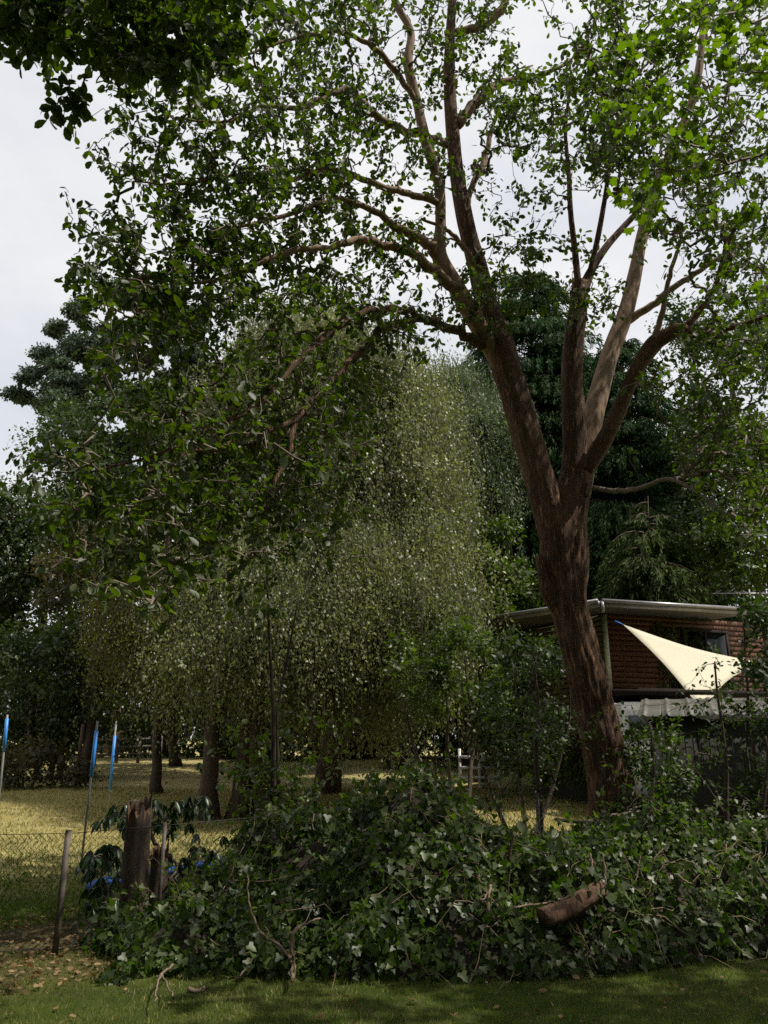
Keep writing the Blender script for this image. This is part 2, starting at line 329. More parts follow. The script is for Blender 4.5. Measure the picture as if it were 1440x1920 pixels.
M['plank'] = barkmat('stained_plank', (0.055, 0.021, 0.010), (0.135, 0.052, 0.025), None, (1.5, 1.5, 12), 0.2, 2.0, 0.7)
M['plankpale'] = barkmat('weathered_plank', (0.06, 0.05, 0.03), (0.13, 0.11, 0.07), None, (1.5, 1.5, 12), 0.2, 2.0, 0.7)
M['roof'] = flat('roof_edge_metal', (0.27, 0.26, 0.27), 0.35, 0.3)
M['rooftop'] = flat('roof_sheet', (0.06, 0.055, 0.055), 0.5, 0.2)
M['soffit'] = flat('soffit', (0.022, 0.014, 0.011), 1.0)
M['post'] = flat('pale_green_paint', (0.42, 0.45, 0.34), 0.6)
M['white'] = flat('white_paint', (0.78, 0.78, 0.76), 0.5, 0, 0.05)
M['glass'] = flat('dark_glass', (0.015, 0.018, 0.02), 0.08, 0, 0.1)
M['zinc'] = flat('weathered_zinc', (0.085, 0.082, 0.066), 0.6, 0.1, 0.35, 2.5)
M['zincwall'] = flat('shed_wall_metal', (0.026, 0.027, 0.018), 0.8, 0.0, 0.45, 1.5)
M['galv'] = flat('galvanised', (0.24, 0.25, 0.23), 0.55, 0.2)
M['wire'] = flat('fence_wire', (0.02, 0.02, 0.018), 0.6, 0.0)
M['rust'] = flat('rusty_post', (0.12, 0.10, 0.085), 0.7, 0.4, 0.4, 14)
M['blue'] = flat('blue_foam', (0.04, 0.27, 0.78), 0.45, 0, 0.1)
M['bluepad'] = flat('blue_vinyl', (0.03, 0.13, 0.50), 0.35, 0, 0.12)
M['soil'] = flat('thicket_soil', (0.030, 0.022, 0.014), 1.0, 0, 0.5, 8, 0.6)
def sailmat():
    m, n, o = nmat('sail_cloth'); p = N_(n, 'BsdfPrincipled', Roughness=0.8); p.inputs['Base Color'].default_value = (0.80, 0.76, 0.62, 1)
    t = N_(n, 'BsdfTranslucent'); t.inputs[0].default_value = (0.85, 0.80, 0.62, 1); s = N_(n, 'MixShader'); s.inputs[0].default_value = 0.45
    n.links.new(p.outputs[0], s.inputs[1]); n.links.new(t.outputs[0], s.inputs[2]); n.links.new(s.outputs[0], o.inputs[0]); return m
M['sail'] = sailmat()

# ------------------------------------------------------------------ ground
def axis(lo, hi, flo, fhi, st, g=1.25):
    a = list(np.arange(flo, fhi, st)); s = st; x = flo
    while x > lo: s *= g; x -= s; a.insert(0, x)
    s = st; x = a[-1]
    while x < hi: s *= g; x += s; a.append(x)
    return np.array(a)
gx = axis(-600, 600, -10, 10, 0.25); gy = axis(-300, 900, 3, 40, 0.25)
X, Y = np.meshgrid(gx, gy); Z = gh(X, Y)
Z = Z+0.012*np.sin(X*3.1+np.sin(Y*2.3))*np.cos(Y*2.7)
nx_, ny_ = len(gx), len(gy); idx = np.arange(nx_*ny_).reshape(ny_, nx_)
q = np.stack([idx[:-1, :-1], idx[:-1, 1:], idx[1:, 1:], idx[1:, :-1]], -1).reshape(-1, 4)
o = link('ground', npmesh('ground', np.stack([X, Y, Z], -1).reshape(-1, 3), q, M['lawn'], True)); tag(o, 'lawn and bare ground of the garden, green near and straw coloured beyond', 'ground', kind='structure')

# ------------------------------------------------------------------ house, sail, van, shed
zE = P(1125, 1125, 17).z
cor = P(1125, 1125, 17); lf = P(900, 1160, 19.6); rt = P(1395, 1141, 18.1)
lf.z = zE; 
house = empty('timber_house', (4.7, 17.6, float(gh(4.7, 17.6))), 'timber clad house with a low roof behind the leaning trunk', 'house')
def beam(name, a, b, wd, ht, mat, parent, up=(0, 0, 1)):
    a = np.array(a, float); b = np.array(b, float); d = b-a; L = np.linalg.norm(d); d /= L; s = np.cross(d, up); s /= np.linalg.norm(s); u = np.cross(s, d)
    return MB().box((a+b)/2, (L, wd, ht), ax=[d, s, u]).build(name, mat, parent)
back = Vector((7.2, 25.5, zE+0.5))
# roof slab with thickness
rv = [lf, cor, rt, back]; top = [Vector((v.x, v.y, v.z)) for v in rv]
mb = MB(); mb.add(np.array([(*v.xy, v.z-0.03) for v in top]+[(*v.xy, v.z-0.15) for v in top]), [(0, 1, 2, 3), (7, 6, 5, 4), (0, 4, 5, 1), (1, 5, 6, 2), (2, 6, 7, 3), (3, 7, 4, 0)]); mb.build('roof', M['rooftop'], house)
def off(a, b, t, dz): 
    d = (b-a).normalized(); n = Vector((d.y, -d.x, 0)); return a+n*t+Vector((0, 0, dz)), b+n*t+Vector((0, 0, dz))
for (a, b) in ((lf, cor), (cor, rt)):
    a1, b1 = off(a, b, 0.04, -0.09); beam('fascia', a1, b1, 0.05, 0.13, M['roof'], house)
    a1, b1 = off(a, b, 0.10, -0.03); MB().tube([a1, b1], 0.045, 8).build('gutter', M['roof'], house)
MB().tube([cor+Vector((0.02, -0.1, -0.05)), cor+Vector((0.02, -0.1, -0.30))], 0.035, 8).build('downpipe', M['roof'], house)
# walls: right wall and left wall of separate boards
wc = P(1137, 1200, 18.3); wl = P(985, 1200, 21.2); wr = P(1430, 1200, 19.9)
zb = P(1137, 1300, 18.3).z; ztop = zE-0.12
def boards(a, b, z0, z1, pitch, mat, gap=()):
    a = Vector((a.x, a.y, 0)); b = Vector((b.x, b.y, 0)); d = (b-a).normalized(); nrm = Vector((d.y, -d.x, 0)); z = z0; base = None; L = (b-a).length
    m_ = MB(); m_.add(np.array([(0, 0, 0), (L, 0, 0), (L, -0.022, 0), (0, -0.022, 0), (0, 0, pitch-0.012), (L, 0, pitch-0.012), (L, -0.008, pitch-0.012), (0, -0.008, pitch-0.012)]), [(3, 2, 6, 7), (0, 4, 5, 1), (0, 1, 2, 3), (4, 7, 6, 5), (0, 3, 7, 4), (1, 5, 6, 2)])
    me = m_.mesh('plank', mat)
    while z < z1-pitch*0.5:
        o = bpy.data.objects.new('plank', me); o.parent = house; COL.objects.link(o)
        o.location = Vector((a.x, a.y, z))-house.location; o.rotation_euler = (R.randn()*0.004, 0, math.atan2(d.y, d.x)); z += pitch
    return d, nrm
zf = float(gh(5, 18))
a, b = Vector((wc.x, wc.y, 0)), Vector((wr.x, wr.y, 0)); split = a+(b-a)*1.0
boards(a, split, zb, ztop, 0.125, M['plank'])
boards(Vector((wl.x, wl.y, 0)), a, zb-0.9, ztop, 0.125, M['plankpale'])
def wallslab(name, a, b, z0, z1, mat, inset=0.06, th=0.1):
    d = (b-a).normalized(); n = Vector((d.y, -d.x, 0)); c = (a+b)/2-n*(inset+th/2)
    return MB().box((c.x, c.y, (z0+z1)/2), ((b-a).length, th, z1-z0), ax=[tuple(d), tuple(-n), (0, 0, 1)]).build(name, mat, house)
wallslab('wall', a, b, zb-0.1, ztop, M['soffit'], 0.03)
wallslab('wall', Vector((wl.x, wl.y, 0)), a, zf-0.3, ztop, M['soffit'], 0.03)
# window with frame set in the darker half of the wall
def onwall(t, dz): p = a+(b-a)*t; return Vector((p.x, p.y, dz))
n_ = Vector(((b-a).normalized().y, -(b-a).normalized().x, 0))
for t0, t1 in ((0.46, 0.74),):
    p0 = onwall(t0, 0)+n_*0.045; p1 = onwall(t1, 0)+n_*0.045
    wn = MB()
    wn.box(((p0+p1)/2).to_tuple()[:2]+((zb+0.45+ztop-0.25)/2,), ((p1-p0).length, 0.02, ztop-0.25-zb-0.45), ax=[tuple((p1-p0).normalized()), tuple(-n_), (0, 0, 1)])
    wo = wn.build('window', M['glass'], house)
    fr = MB(); L = (p1-p0).length; dd = (p1-p0).normalized(); z0 = zb+0.45; z1 = ztop-0.25
    for zc in (z0, z1): c = (p0+p1)/2+n_*0.03; fr.box((c.x, c.y, zc), (L+0.1, 0.05, 0.07), ax=[tuple(dd), tuple(-n_), (0, 0, 1)])
    for pp in (p0, (p0+p1)/2, p1): c = pp+n_*0.034; fr.box((c.x, c.y, (z0+z1)/2), (0.06, 0.045, z1-z0-0.08), ax=[tuple(dd), tuple(-n_), (0, 0, 1)])
    f = fr.build('frame', M['soffit'], wo); f.location = (0, 0, 0)
beam('corner_post', (wc.x-0.03, wc.y-0.06, zb-0.05), (wc.x-0.03, wc.y-0.06, ztop), 0.10, 0.10, M['post'], house, up=(0, 1, 0))
# deck edge, posts and lower wall
dk0 = a+n_*1.0; dk1 = b+n_*1.0
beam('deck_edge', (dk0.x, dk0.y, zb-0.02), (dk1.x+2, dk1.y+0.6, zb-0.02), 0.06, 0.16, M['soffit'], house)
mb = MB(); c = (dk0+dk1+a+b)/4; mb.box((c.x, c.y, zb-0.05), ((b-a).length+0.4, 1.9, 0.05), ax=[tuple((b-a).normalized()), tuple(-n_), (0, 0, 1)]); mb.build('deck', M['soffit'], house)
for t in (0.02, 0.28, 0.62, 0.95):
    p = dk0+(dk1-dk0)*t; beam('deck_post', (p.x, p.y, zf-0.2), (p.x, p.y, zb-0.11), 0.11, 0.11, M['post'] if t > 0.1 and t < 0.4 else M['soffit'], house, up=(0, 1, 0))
beam('handrail', P(1140, 1297, 14.2), P(1440, 1299, 14.1), 0.06, 0.09, M['soffit'], house)
# shade sail: curved edges, slight billow
s1 = P(1168, 1171, 16.9); s2 = P(1428, 1243, 17.4); s3 = P(1318, 1336, 14.7)
NS = 14; V = []; ids_ = {}
cen = (s1+s2+s3)/3
for i in range(NS+1):
    for j in range(NS+1-i):
        u, v_ = i/NS, j/NS; w_ = 1-u-v_; p = s1*w_+s2*u+s3*v_
        pull = 1-0.22*(4*u*w_+0.6*4*v_*w_+4*u*v_*0.9)*(1-3*min(u, v_, w_))
        p = cen+(p-cen)*pull; p.z -= 0.25*u*v_*w_*9*0.3
        ids_[i, j] = len(V); V.append(tuple(p))
t = []
for i in range(NS):
    for j in range(NS-i):
        t.append((ids_[i, j], ids_[i+1, j], ids_[i, j+1]))
        if j < NS-i-1: t.append((ids_[i+1, j], ids_[i+1, j+1], ids_[i, j+1]))
sail = empty('shade_sail', tuple(cen), 'cream triangular shade sail stretched beside the timber house', 'shade sail')
o = MB().add(V, None, t).build('cloth', M['sail'], sail, True); sm = o.modifiers.new('solid', 'SOLIDIFY'); sm.thickness = 0.004
MB().tube([s1, P(1153, 1164, 17.0)], 0.012, 6).build('rope', M['blue'], sail)
MB().tube([s2, P(1490, 1236, 17.6)], 0.010, 6).build('rope', M['white'], sail)
# parked van below the deck
vc = P(1246, 1330, 16.2); vx, vy = vc.x, vc.y; vz = float(gh(vx, vy)); van = empty('parked_van', (vx, vy, vz), 'white van parked under the house deck, seen beside the leaning trunk', 'van')
prof = [(0.0, 0.42), (-0.05, 1.0), (0.04, 1.45), (0.18, 2.16), (0.45, 2.30), (2.6, 2.32), (3.3, 2.1), (3.9, 1.35), (4.6, 1.15), (4.7, 0.5)]
n = len(prof); c = []
for sx in (-1, 1): c += [(vx+sx*(0.92 if z < 1.5 else 0.84 if z < 2.2 else 0.74), vy+y, vz+z) for y, z in prof]
o = link('body', npmesh('body', np.array(c), [np.array([(i, (i+1) % n, (i+1) % n+n, i+n) for i in range(n)]), np.array([list(range(n))[::-1]]), np.array([list(range(n, 2*n))])], M['white']), van)
bv = o.modifiers.new('bevel', 'BEVEL'); bv.width = 0.06; bv.segments = 3
ang = math.atan2(0.14, 0.71)
for sx in (-1, 1):
    MB().box((vx+sx*0.39, vy+0.085, vz+1.82), (0.66, 0.02, 0.40), ax=[(1, 0, 0), (0, math.cos(ang), -math.sin(ang)), (0, math.sin(ang), math.cos(ang))]).build('window', M['glass'], van)
    MB().box((vx+sx*0.86, vy-0.02, vz+1.15), (0.10, 0.06, 0.35)).build('tail_light', M['redbark'], van)
    for wy in (0.9, 3.9):
        o = MB().tube([(vx+sx*0.93, vy+wy, vz+0.33), (vx+sx*0.72, vy+wy, vz+0.33)], 0.33, 18).build('wheel', M['glass'], van)
        MB().tube([(vx+sx*0.945, vy+wy, vz+0.33), (vx+sx*0.92, vy+wy, vz+0.33)], 0.18, 14).build('rim', M['galv'], o).location = (0, 0, 0)
MB().box((vx, vy-0.08, vz+0.52), (1.7, 0.14, 0.18)).build('bumper', M['galv'], van)
# shed at the right
shl = P(1212, 1318, 13.0); shr = P(1640, 1330, 11.9)
shz = float(gh(5, 13)); shed = empty('garden_shed', (shl.x, shl.y, shz), 'low grey metal shed with a ribbed tin roof at right edge', 'shed')
d = Vector((shr.x-shl.x, shr.y-shl.y, 0)); Ls = d.length; d.normalize(); nb = Vector((-d.y, d.x, 0))
zl = P(1250, 1342, 12.6).z; npn = 9; pw = Ls/npn
def corr(name, L, w_, mat, amp, ridges, place, par):
    """corrugated or ribbed sheet, w_ wide with ridges, L long"""
    k = ridges*6 if ridges > 1 else 20; V = []; q = []
    for i in range(k+1):
        x = w_*i/k; h = amp*max(0, math.sin(math.pi*2*ridges*i/k))**(6 if ridges == 1 else 1)
        for s in (0, 1): V.append((x, L*s, h)); V.append((x, L*s, h-0.006))
    for i in range(k): 
        a_ = i*4; b_ = a_+4; q += [(a_, b_, b_+2, a_+2), (a_+1, a_+3, b_+3, b_+1), (a_, a_+1, b_+1, b_), (a_+2, b_+2, b_+3, a_+3)]
    q += [(0, 2, 3, 1), (k*4, k*4+1, k*4+3, k*4+2)]
    V = np.array([place(*v) for v in V]); return MB().add(V, q).build(name, mat, par)
for i in range(npn):
    x0 = i*pw; R_ = shl+d*x0
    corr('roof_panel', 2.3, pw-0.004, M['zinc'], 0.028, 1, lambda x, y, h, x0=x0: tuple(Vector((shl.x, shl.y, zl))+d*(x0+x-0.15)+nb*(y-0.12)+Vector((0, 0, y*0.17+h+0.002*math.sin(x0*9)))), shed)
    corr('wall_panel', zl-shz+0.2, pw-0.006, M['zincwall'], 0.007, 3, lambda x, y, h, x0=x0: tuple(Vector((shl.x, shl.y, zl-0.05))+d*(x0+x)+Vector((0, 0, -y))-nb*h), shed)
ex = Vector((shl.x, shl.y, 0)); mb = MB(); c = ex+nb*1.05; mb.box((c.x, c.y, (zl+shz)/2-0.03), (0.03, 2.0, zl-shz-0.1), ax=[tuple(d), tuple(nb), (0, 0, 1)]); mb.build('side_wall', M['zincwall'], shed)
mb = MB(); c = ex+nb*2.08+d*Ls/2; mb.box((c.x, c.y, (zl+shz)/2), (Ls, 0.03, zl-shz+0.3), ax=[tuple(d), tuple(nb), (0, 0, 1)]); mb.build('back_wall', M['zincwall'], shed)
# pale neighbour beyond the hedge at the right edge, with an antenna
pn = P(1450, 1150, 26); nh = empty('neighbouring_house', (pn.x+1.5, pn.y+2, float(gh(13, 28))), 'pale gabled building glimpsed through leaves above the shed', 'house')
g0 = float(gh(13, 28)); zt = P(1420, 1112, 26).z
pr = [(-2.4, g0), (-2.4, zt-0.5), (0, zt), (2.4, zt-0.5), (2.4, g0)]
cx, cy = pn.x+1.4, pn.y
Vv = [(cx+x, cy, z) for x, z in pr]+[(cx+x, cy+4, z) for x, z in pr]
MB().add(Vv, [(0, 5, 6, 1), (3, 8, 9, 4)], [(1, 2, 3), (6, 8, 7), (0, 1, 3), (0, 3, 4), (5, 8, 6), (5, 9, 8)]).build('wall', M['white'], nh)
for s in (-1, 1):
    mb = MB(); L = math.hypot(2.6, 0.55); ang = math.atan2(0.5, 2.4)
    mb.box((cx+s*1.3, cy+1.95, zt-0.22), (L, 4.4, 0.07), ax=[(math.cos(ang), 0, -s*math.sin(ang)), (0, 1, 0), (s*math.sin(ang), 0, math.cos(ang))]); mb.build('roof', M['zinc'], nh)
ap = P(1335, 1113, 18.3); an = empty('roof_antenna', tuple(ap), 'thin horizontal aerial above the house roof at right', 'antenna')
beam('mast', (ap.x+0.9, ap.y, zE-0.05), (ap.x+0.9, ap.y, ap.z+0.1), 0.03, 0.03, M['galv'], an, up=(0, 1, 0))
beam('boom', ap, ap+Vector((2.0, 0.1, 0.03)), 0.02, 0.02, M['roof'], an)
for k in range(7): c = ap+Vector((0.1+k*0.27, 0.02, 0.02)); beam('element', c+Vector((0, -0.3, 0)), c+Vector((0, 0.3, 0)), 0.012, 0.012, M['roof'], an)

# ------------------------------------------------------------------ main tree
BT = P(1155, 1555, 11.0)
tree = empty('leaning_tree', (BT.x, BT.y, float(gh(BT.x, BT.y))), 'tall broadleaf tree with a leaning ridged trunk forking into long reddish limbs', 'tree')
NODES = []; NDIR = []
def limb(name, rows, mat, k=12, sub=5, fis=0.0, knob=0.0, jit=0.0):
    a = np.array(rows, float); c = catmull(a, sub)
    p = PW(c[:, 0], c[:, 1], c[:, 2]); r = c[:, 3]*c[:, 2]/F*1.02
    if jit: p[1:-1] += R.randn(len(p)-2, 3)*r[1:-1, None]*jit
    MB().tube(p, r, k, True, fis, knob).build(name, mat, tree, True)
    g = norm(np.gradient(p, axis=0)); NODES.append(p); NDIR.append(g); return p
limb('trunk', [(1172, 1640, 11, 60), (1156, 1540, 11, 44), (1145, 1460, 11, 38), (1127, 1380, 11, 36), (1107, 1290, 11, 34), (1085, 1210, 11, 33), (1066, 1130, 11, 35), (1058, 1060, 11, 42), (1058, 1000, 11, 42), (1068, 950, 11, 36), (1078, 900, 11, 31), (1080, 860, 11, 24)], M['bark'], 56, 14, 0.16, 0.08)
limb('limb', [(1066, 1130, 10.98, 22), (1052, 1060, 10.95, 28), (1038, 990, 10.9, 30), (1018, 920, 10.9, 30), (990, 825, 10.9, 29), (962, 730, 10.85, 29), (937, 650, 10.8, 29), (915, 580, 10.8, 24), (895, 500, 10.8, 20), (872, 410, 10.7, 18), (856, 320, 10.7, 16), (848, 240, 10.6, 15), (842, 140, 10.6, 13), (845, 50, 10.5, 11), (850, -60, 10.4, 8), (840, -160, 10.3, 4)], M['bark'], 40, 9, 0.12, 0.06)
limb('limb', [(938, 705, 10.85, 8), (916, 645, 10.7, 17), (885, 590, 10.5, 19), (852, 532, 10.4, 18), (824, 480, 10.3, 17), (826, 420, 10.2, 12), (822, 340, 10.2, 12), (798, 265, 10.1, 12), (782, 190, 10.1, 11), (765, 120, 10, 11), (770, 60, 10, 9), (742, 5, 9.9, 8), (720, -80, 9.8, 5)], M['limb'], 20, 7, 0.05, 0.06)
limb('limb', [(868, 556, 10.45, 12), (825, 515, 10.2, 12), (775, 478, 9.9, 10), (720, 458, 9.5, 9), (675, 448, 9.1, 8), (620, 462, 8.8, 7), (550, 470, 8.5, 6), (470, 500, 8.2, 5), (380, 530, 7.9, 3.5), (280, 520, 7.6, 2)], M['limb'], 10, 5, 0, 0, 0.25)
limb('limb', [(905, 650, 10.7, 13), (862, 622, 10.4, 10), (805, 600, 10.1, 9), (755, 604, 9.8, 9), (715, 620, 9.5, 9), (672, 662, 9.2, 8.5), (625, 710, 8.9, 8), (588, 748, 8.7, 7), (552, 792, 8.5, 6), (545, 850, 8.3, 5), (515, 905, 8.1, 4), (495, 960, 8, 2.5)], M['bark'], 10, 5, 0, 0, 0.3)
limb('limb', [(800, 600, 10.05, 8), (750, 578, 9.7, 8), (700, 582, 9.4, 7.5), (645, 605, 9.1, 7), (600, 640, 8.8, 7), (560, 675, 8.6, 6.5), (520, 720, 8.4, 6), (470, 770, 8.1, 5), (400, 800, 7.8, 4), (300, 850, 7.4, 3), (150, 890, 6.9, 2)], M['bark'], 10, 5, 0, 0, 0.3)
limb('limb', [(590, 748, 8.7, 6), (540, 795, 8.4, 6), (470, 815, 8.1, 5), (400, 845, 7.8, 4.5), (345, 850, 7.6, 4), (290, 930, 7.3, 3), (240, 1040, 7.1, 2.2), (180, 1090, 7, 1.5)], M['bark'], 8, 5, 0, 0, 0.3)
limb('limb', [(824, 382, 10.2, 8), (775, 365, 9.9, 7.5), (720, 352, 9.6, 7), (650, 325, 9.2, 6.5), (600, 320, 8.9, 5.5), (530, 340, 8.6, 5), (440, 330, 8.2, 4), (340, 345, 7.8, 3), (250, 340, 7.5, 2)], M['limb'], 8, 5, 0, 0, 0.3)
limb('limb', [(846, 270, 10.65, 10), (795, 255, 10.3, 9), (740, 236, 10, 9), (692, 208, 9.7, 8.5), (655, 168, 9.4, 8.5), (615, 180, 9.2, 7), (560, 202, 8.9, 6), (490, 200, 8.5, 4.5), (420, 230, 8.2, 3.5), (330, 220, 7.9, 2.5)], M['limb'], 10, 5, 0, 0, 0.3)
limb('limb', [(824, 482, 10.3, 13), (795, 455, 10.1, 11), (755, 432, 9.8, 10), (700, 395, 9.5, 7), (640, 375, 9.2, 6), (560, 395, 8.8, 5), (480, 420, 8.4, 4), (400, 430, 8.1, 3)], M['limb'], 8, 5, 0, 0, 0.3)
limb('limb', [(858, 235, 10.6, 11), (880, 205, 10.7, 12), (905, 180, 10.8, 11), (940, 155, 11, 9), (1000, 148, 11.2, 6), (1060, 120, 11.3, 4)], M['limb'], 10, 5, 0, 0, 0.15)
limb('limb', [(845, 60, 10.5, 9), (885, 52, 10.5, 10), (918, 38, 10.6, 10), (945, 10, 10.6, 9), (955, -60, 10.7, 6)], M['limb'], 10, 5, 0, 0, 0.15)
limb('limb', [(785, 200, 10.1, 7), (740, 130, 9.8, 7), (700, 90, 9.5, 6), (640, 60, 9.2, 5), (560, 70, 8.9, 4), (470, 100, 8.6, 3), (380, 130, 8.3, 2)], M['limb'], 8, 5, 0, 0, 0.3)
limb('limb', [(895, 520, 10.8, 9), (880, 480, 10.6, 7), (862, 455, 10.5, 6), (835, 430, 10.3, 4), (790, 410, 10, 3)], M['limb'], 8, 5, 0, 0, 0.2)
limb('limb', [(870, 400, 10.7, 7), (885, 350, 10.8, 7), (905, 310, 10.9, 7), (915, 270, 11, 6), (930, 220, 11.1, 4)], M['limb'], 8, 5, 0, 0, 0.2)
limb('limb', [(1075, 940, 10.95, 25), (1078, 860, 10.95, 24), (1076, 780, 10.9, 23), (1072, 700, 10.9, 21), (1077, 630, 10.85, 20), (1085, 570, 10.8, 19), (1088, 530, 10.8, 17)], M['bark'], 30, 9, 0.1, 0.06)
limb('limb', [(1085, 545, 10.8, 8), (1078, 470, 10.8, 7), (1070, 400, 10.7, 6), (1066, 320, 10.7, 5), (1060, 240, 10.6, 4), (1070, 160, 10.6, 3)], M['bark'], 8, 5)
limb('limb', [(1090, 550, 10.8, 14), (1110, 505, 10.8, 9), (1135, 465, 10.8, 8), (1165, 430, 10.9, 7), (1205, 385, 10.9, 6), (1240, 330, 10.9, 4)], M['bark'], 10, 5)
limb('limb', [(1105, 515, 10.75, 6), (1122, 440, 10.6, 6), (1136, 360, 10.5, 5), (1145, 290, 10.4, 4), (1160, 210, 10.3, 3)], M['bark'], 8, 5)
limb('limb', [(1090, 900, 11, 17), (1100, 835, 11.1, 21), (1120, 750, 11.3, 20), (1145, 660, 11.5, 18), (1172, 590, 11.6, 17), (1190, 515, 11.7, 14), (1205, 440, 11.8, 13), (1232, 350, 11.9, 12), (1262, 275, 12, 11), (1295, 200, 12, 10), (1312, 120, 12, 9), (1320, 20, 12, 6), (1330, -80, 12, 4)], M['limb'], 24, 8, 0.05, 0.06)
limb('limb', [(1172, 605, 11.6, 9), (1215, 578, 11.5, 8), (1255, 545, 11.4, 7), (1300, 515, 11.3, 6), (1370, 470, 11.2, 4), (1440, 440, 11.1, 3)], M['limb'], 10, 5, 0, 0, 0.15)
limb('limb', [(1098, 880, 10.9, 16), (1135, 822, 10.7, 16), (1160, 770, 10.6, 15), (1190, 700, 10.4, 14), (1222, 650, 10.3, 18), (1245, 633, 10.2, 16), (1275, 618, 10.1, 14), (1310, 628, 10, 8), (1380, 612, 9.8, 6), (1460, 585, 9.5, 4)], M['bark'], 20, 8, 0.1, 0.12)
limb('limb', [(1225, 640, 10.3, 7), (1240, 590, 10.2, 6), (1252, 530, 10.1, 5), (1270, 470, 10, 4)], M['limb'], 8, 5, 0, 0, 0.2)
limb('limb', [(1275, 620, 10.1, 8), (1310, 585, 10, 7), (1340, 540, 9.9, 6), (1360, 470, 9.8, 5), (1400, 380, 9.6, 4)], M['bark'], 8, 5, 0, 0, 0.2)
limb('limb', [(1098, 912, 10.9, 5), (1150, 920, 10.5, 5), (1200, 915, 10.1, 4.5), (1255, 898, 9.8, 4), (1310, 925, 9.4, 3), (1380, 975, 9, 2)], M['twig'], 8, 5, 0, 0, 0.15)
limb('stub', [(1056, 1160, 10.97, 10), (1032, 1118, 10.92, 14), (1019, 1078, 10.88, 11), (1010, 1042, 10.86, 7)], M['bark'], 14, 5, 0.2, 0.3)
limb('stub', [(1084, 885, 10.85, 5), (1093, 866, 10.75, 7), (1097, 848, 10.7, 4)], M['wood'], 12, 4, 0.1, 0.2)
limb('stub', [(1100, 930, 10.8, 6), (1110, 900, 10.7, 3), (1114, 880, 10.68, 1.5)], M['pale'], 8, 4)
NODES = np.concatenate(NODES); NDIR = np.concatenate(NDIR)
# leafy sprays, described by the outline of the crown and its distance
def targets(poly, n, dfun, sd):
    if n < 60:
        q = polysample(poly, n); d = dfun(q[:, 0], q[:, 1])+R.randn(n)*sd; return PW(q[:, 0], q[:, 1], d)
    m = n//5; q = polysample(poly, m); d = dfun(q[:, 0], q[:, 1])+R.randn(m)*sd; c = PW(q[:, 0], q[:, 1], d)
    k = R.randint(0, m, n); return c[k]+R.randn(n, 3)*np.array([0.26, 0.26, 0.17])
dl = lambda x, y: np.clip(6.9+(x-100)/720*3.4, 6.7, 10.4)
sets = [
 ([(240, 160), (420, 130), (640, 110), (700, 200), (690, 330), (600, 480), (420, 520), (250, 440), (330, 400), (190, 340), (215, 270)], 520, dl, 0.7),
 ([(230, 420), (420, 430), (520, 460), (440, 560), (240, 560), (90, 500), (110, 465)], 130, dl, 0.5),
 ([(90, 560), (200, 520), (460, 520), (700, 500), (720, 640), (650, 820), (560, 960), (330, 1010), (200, 940), (250, 760), (180, 640)], 560, dl, 0.9),
 ([(230, 860), (620, 800), (690, 900), (640, 1060), (420, 1120), (200, 1080)], 210, dl, 0.8),
 ([(30, 880), (120, 860), (240, 880), (300, 960), (230, 1080), (120, 1000), (60, 940)], 60, dl, 0.35),
 ([(560, 380), (700, 330), (800, 360), (800, 480), (720, 600), (640, 640), (520, 560)], 110, dl, 0.6),
 ([(640, 560), (760, 560), (760, 700), (620, 800)], 60, dl, 0.5),
 ([(440, -60), (1010, -60), (980, 100), (860, 160), (700, 120), (470, 130)], 240, lambda x, y: 8.5+0*x+(x-400)/400, 0.8),
 ([(690, 120), (840, 130), (850, 330), (700, 330)], 60, lambda x, y: 10+0*x, 0.6),
 ([(880, 140), (1010, 120), (1200, 140), (1250, 300), (1230, 360), (1120, 330), (960, 300), (900, 260)], 260, lambda x, y: 10.2+0*x, 0.9),
 ([(1000, -60), (1500, -60), (1500, 700), (1290, 640), (1280, 470), (1230, 330), (1060, 250)], 620, lambda x, y: 9.8+0*x, 1.4),
 ([(860, 500), (930, 470), (1000, 540), (960, 640), (860, 620), (770, 640), (780, 560)], 60, lambda x, y: 10.2+0*x, 0.4),
 ([(1000, 480), (1180, 480), (1200, 560), (1120, 610), (1000, 580)], 45, lambda x, y: 10.3+0*x, 0.4),
 ([(860, 300), (1040, 330), (1070, 480), (900, 470)], 34, lambda x, y: 10.3+0*x, 0.5),
 ([(1250, 640), (1470, 600), (1470, 1000), (1330, 1010), (1290, 880), (1250, 760)], 170, lambda x, y: 9.3+0*x, 0.7),
]
TG = []; W8 = []
for pol, n, f, sd in sets: TG.append(targets(pol, int(n*1.55), f, sd))
TGa = np.concatenate(TG); tx_, ty_, _ = toPX(TGa); TGa = TGa[(tx_ > 70) | (ty_ > 840)]; tx_, ty_, _ = toPX(TGa); TGa = TGa[tx_ > 20]
C, Rr = grow(NODES, NDIR, TGa, 7, 0.085, 0.10, 0.0050, 0.46)
o = link('twigs', chains_mesh('twigs', C, Rr, M['twig'], 4), tree); o['kind'] = 'stuff'
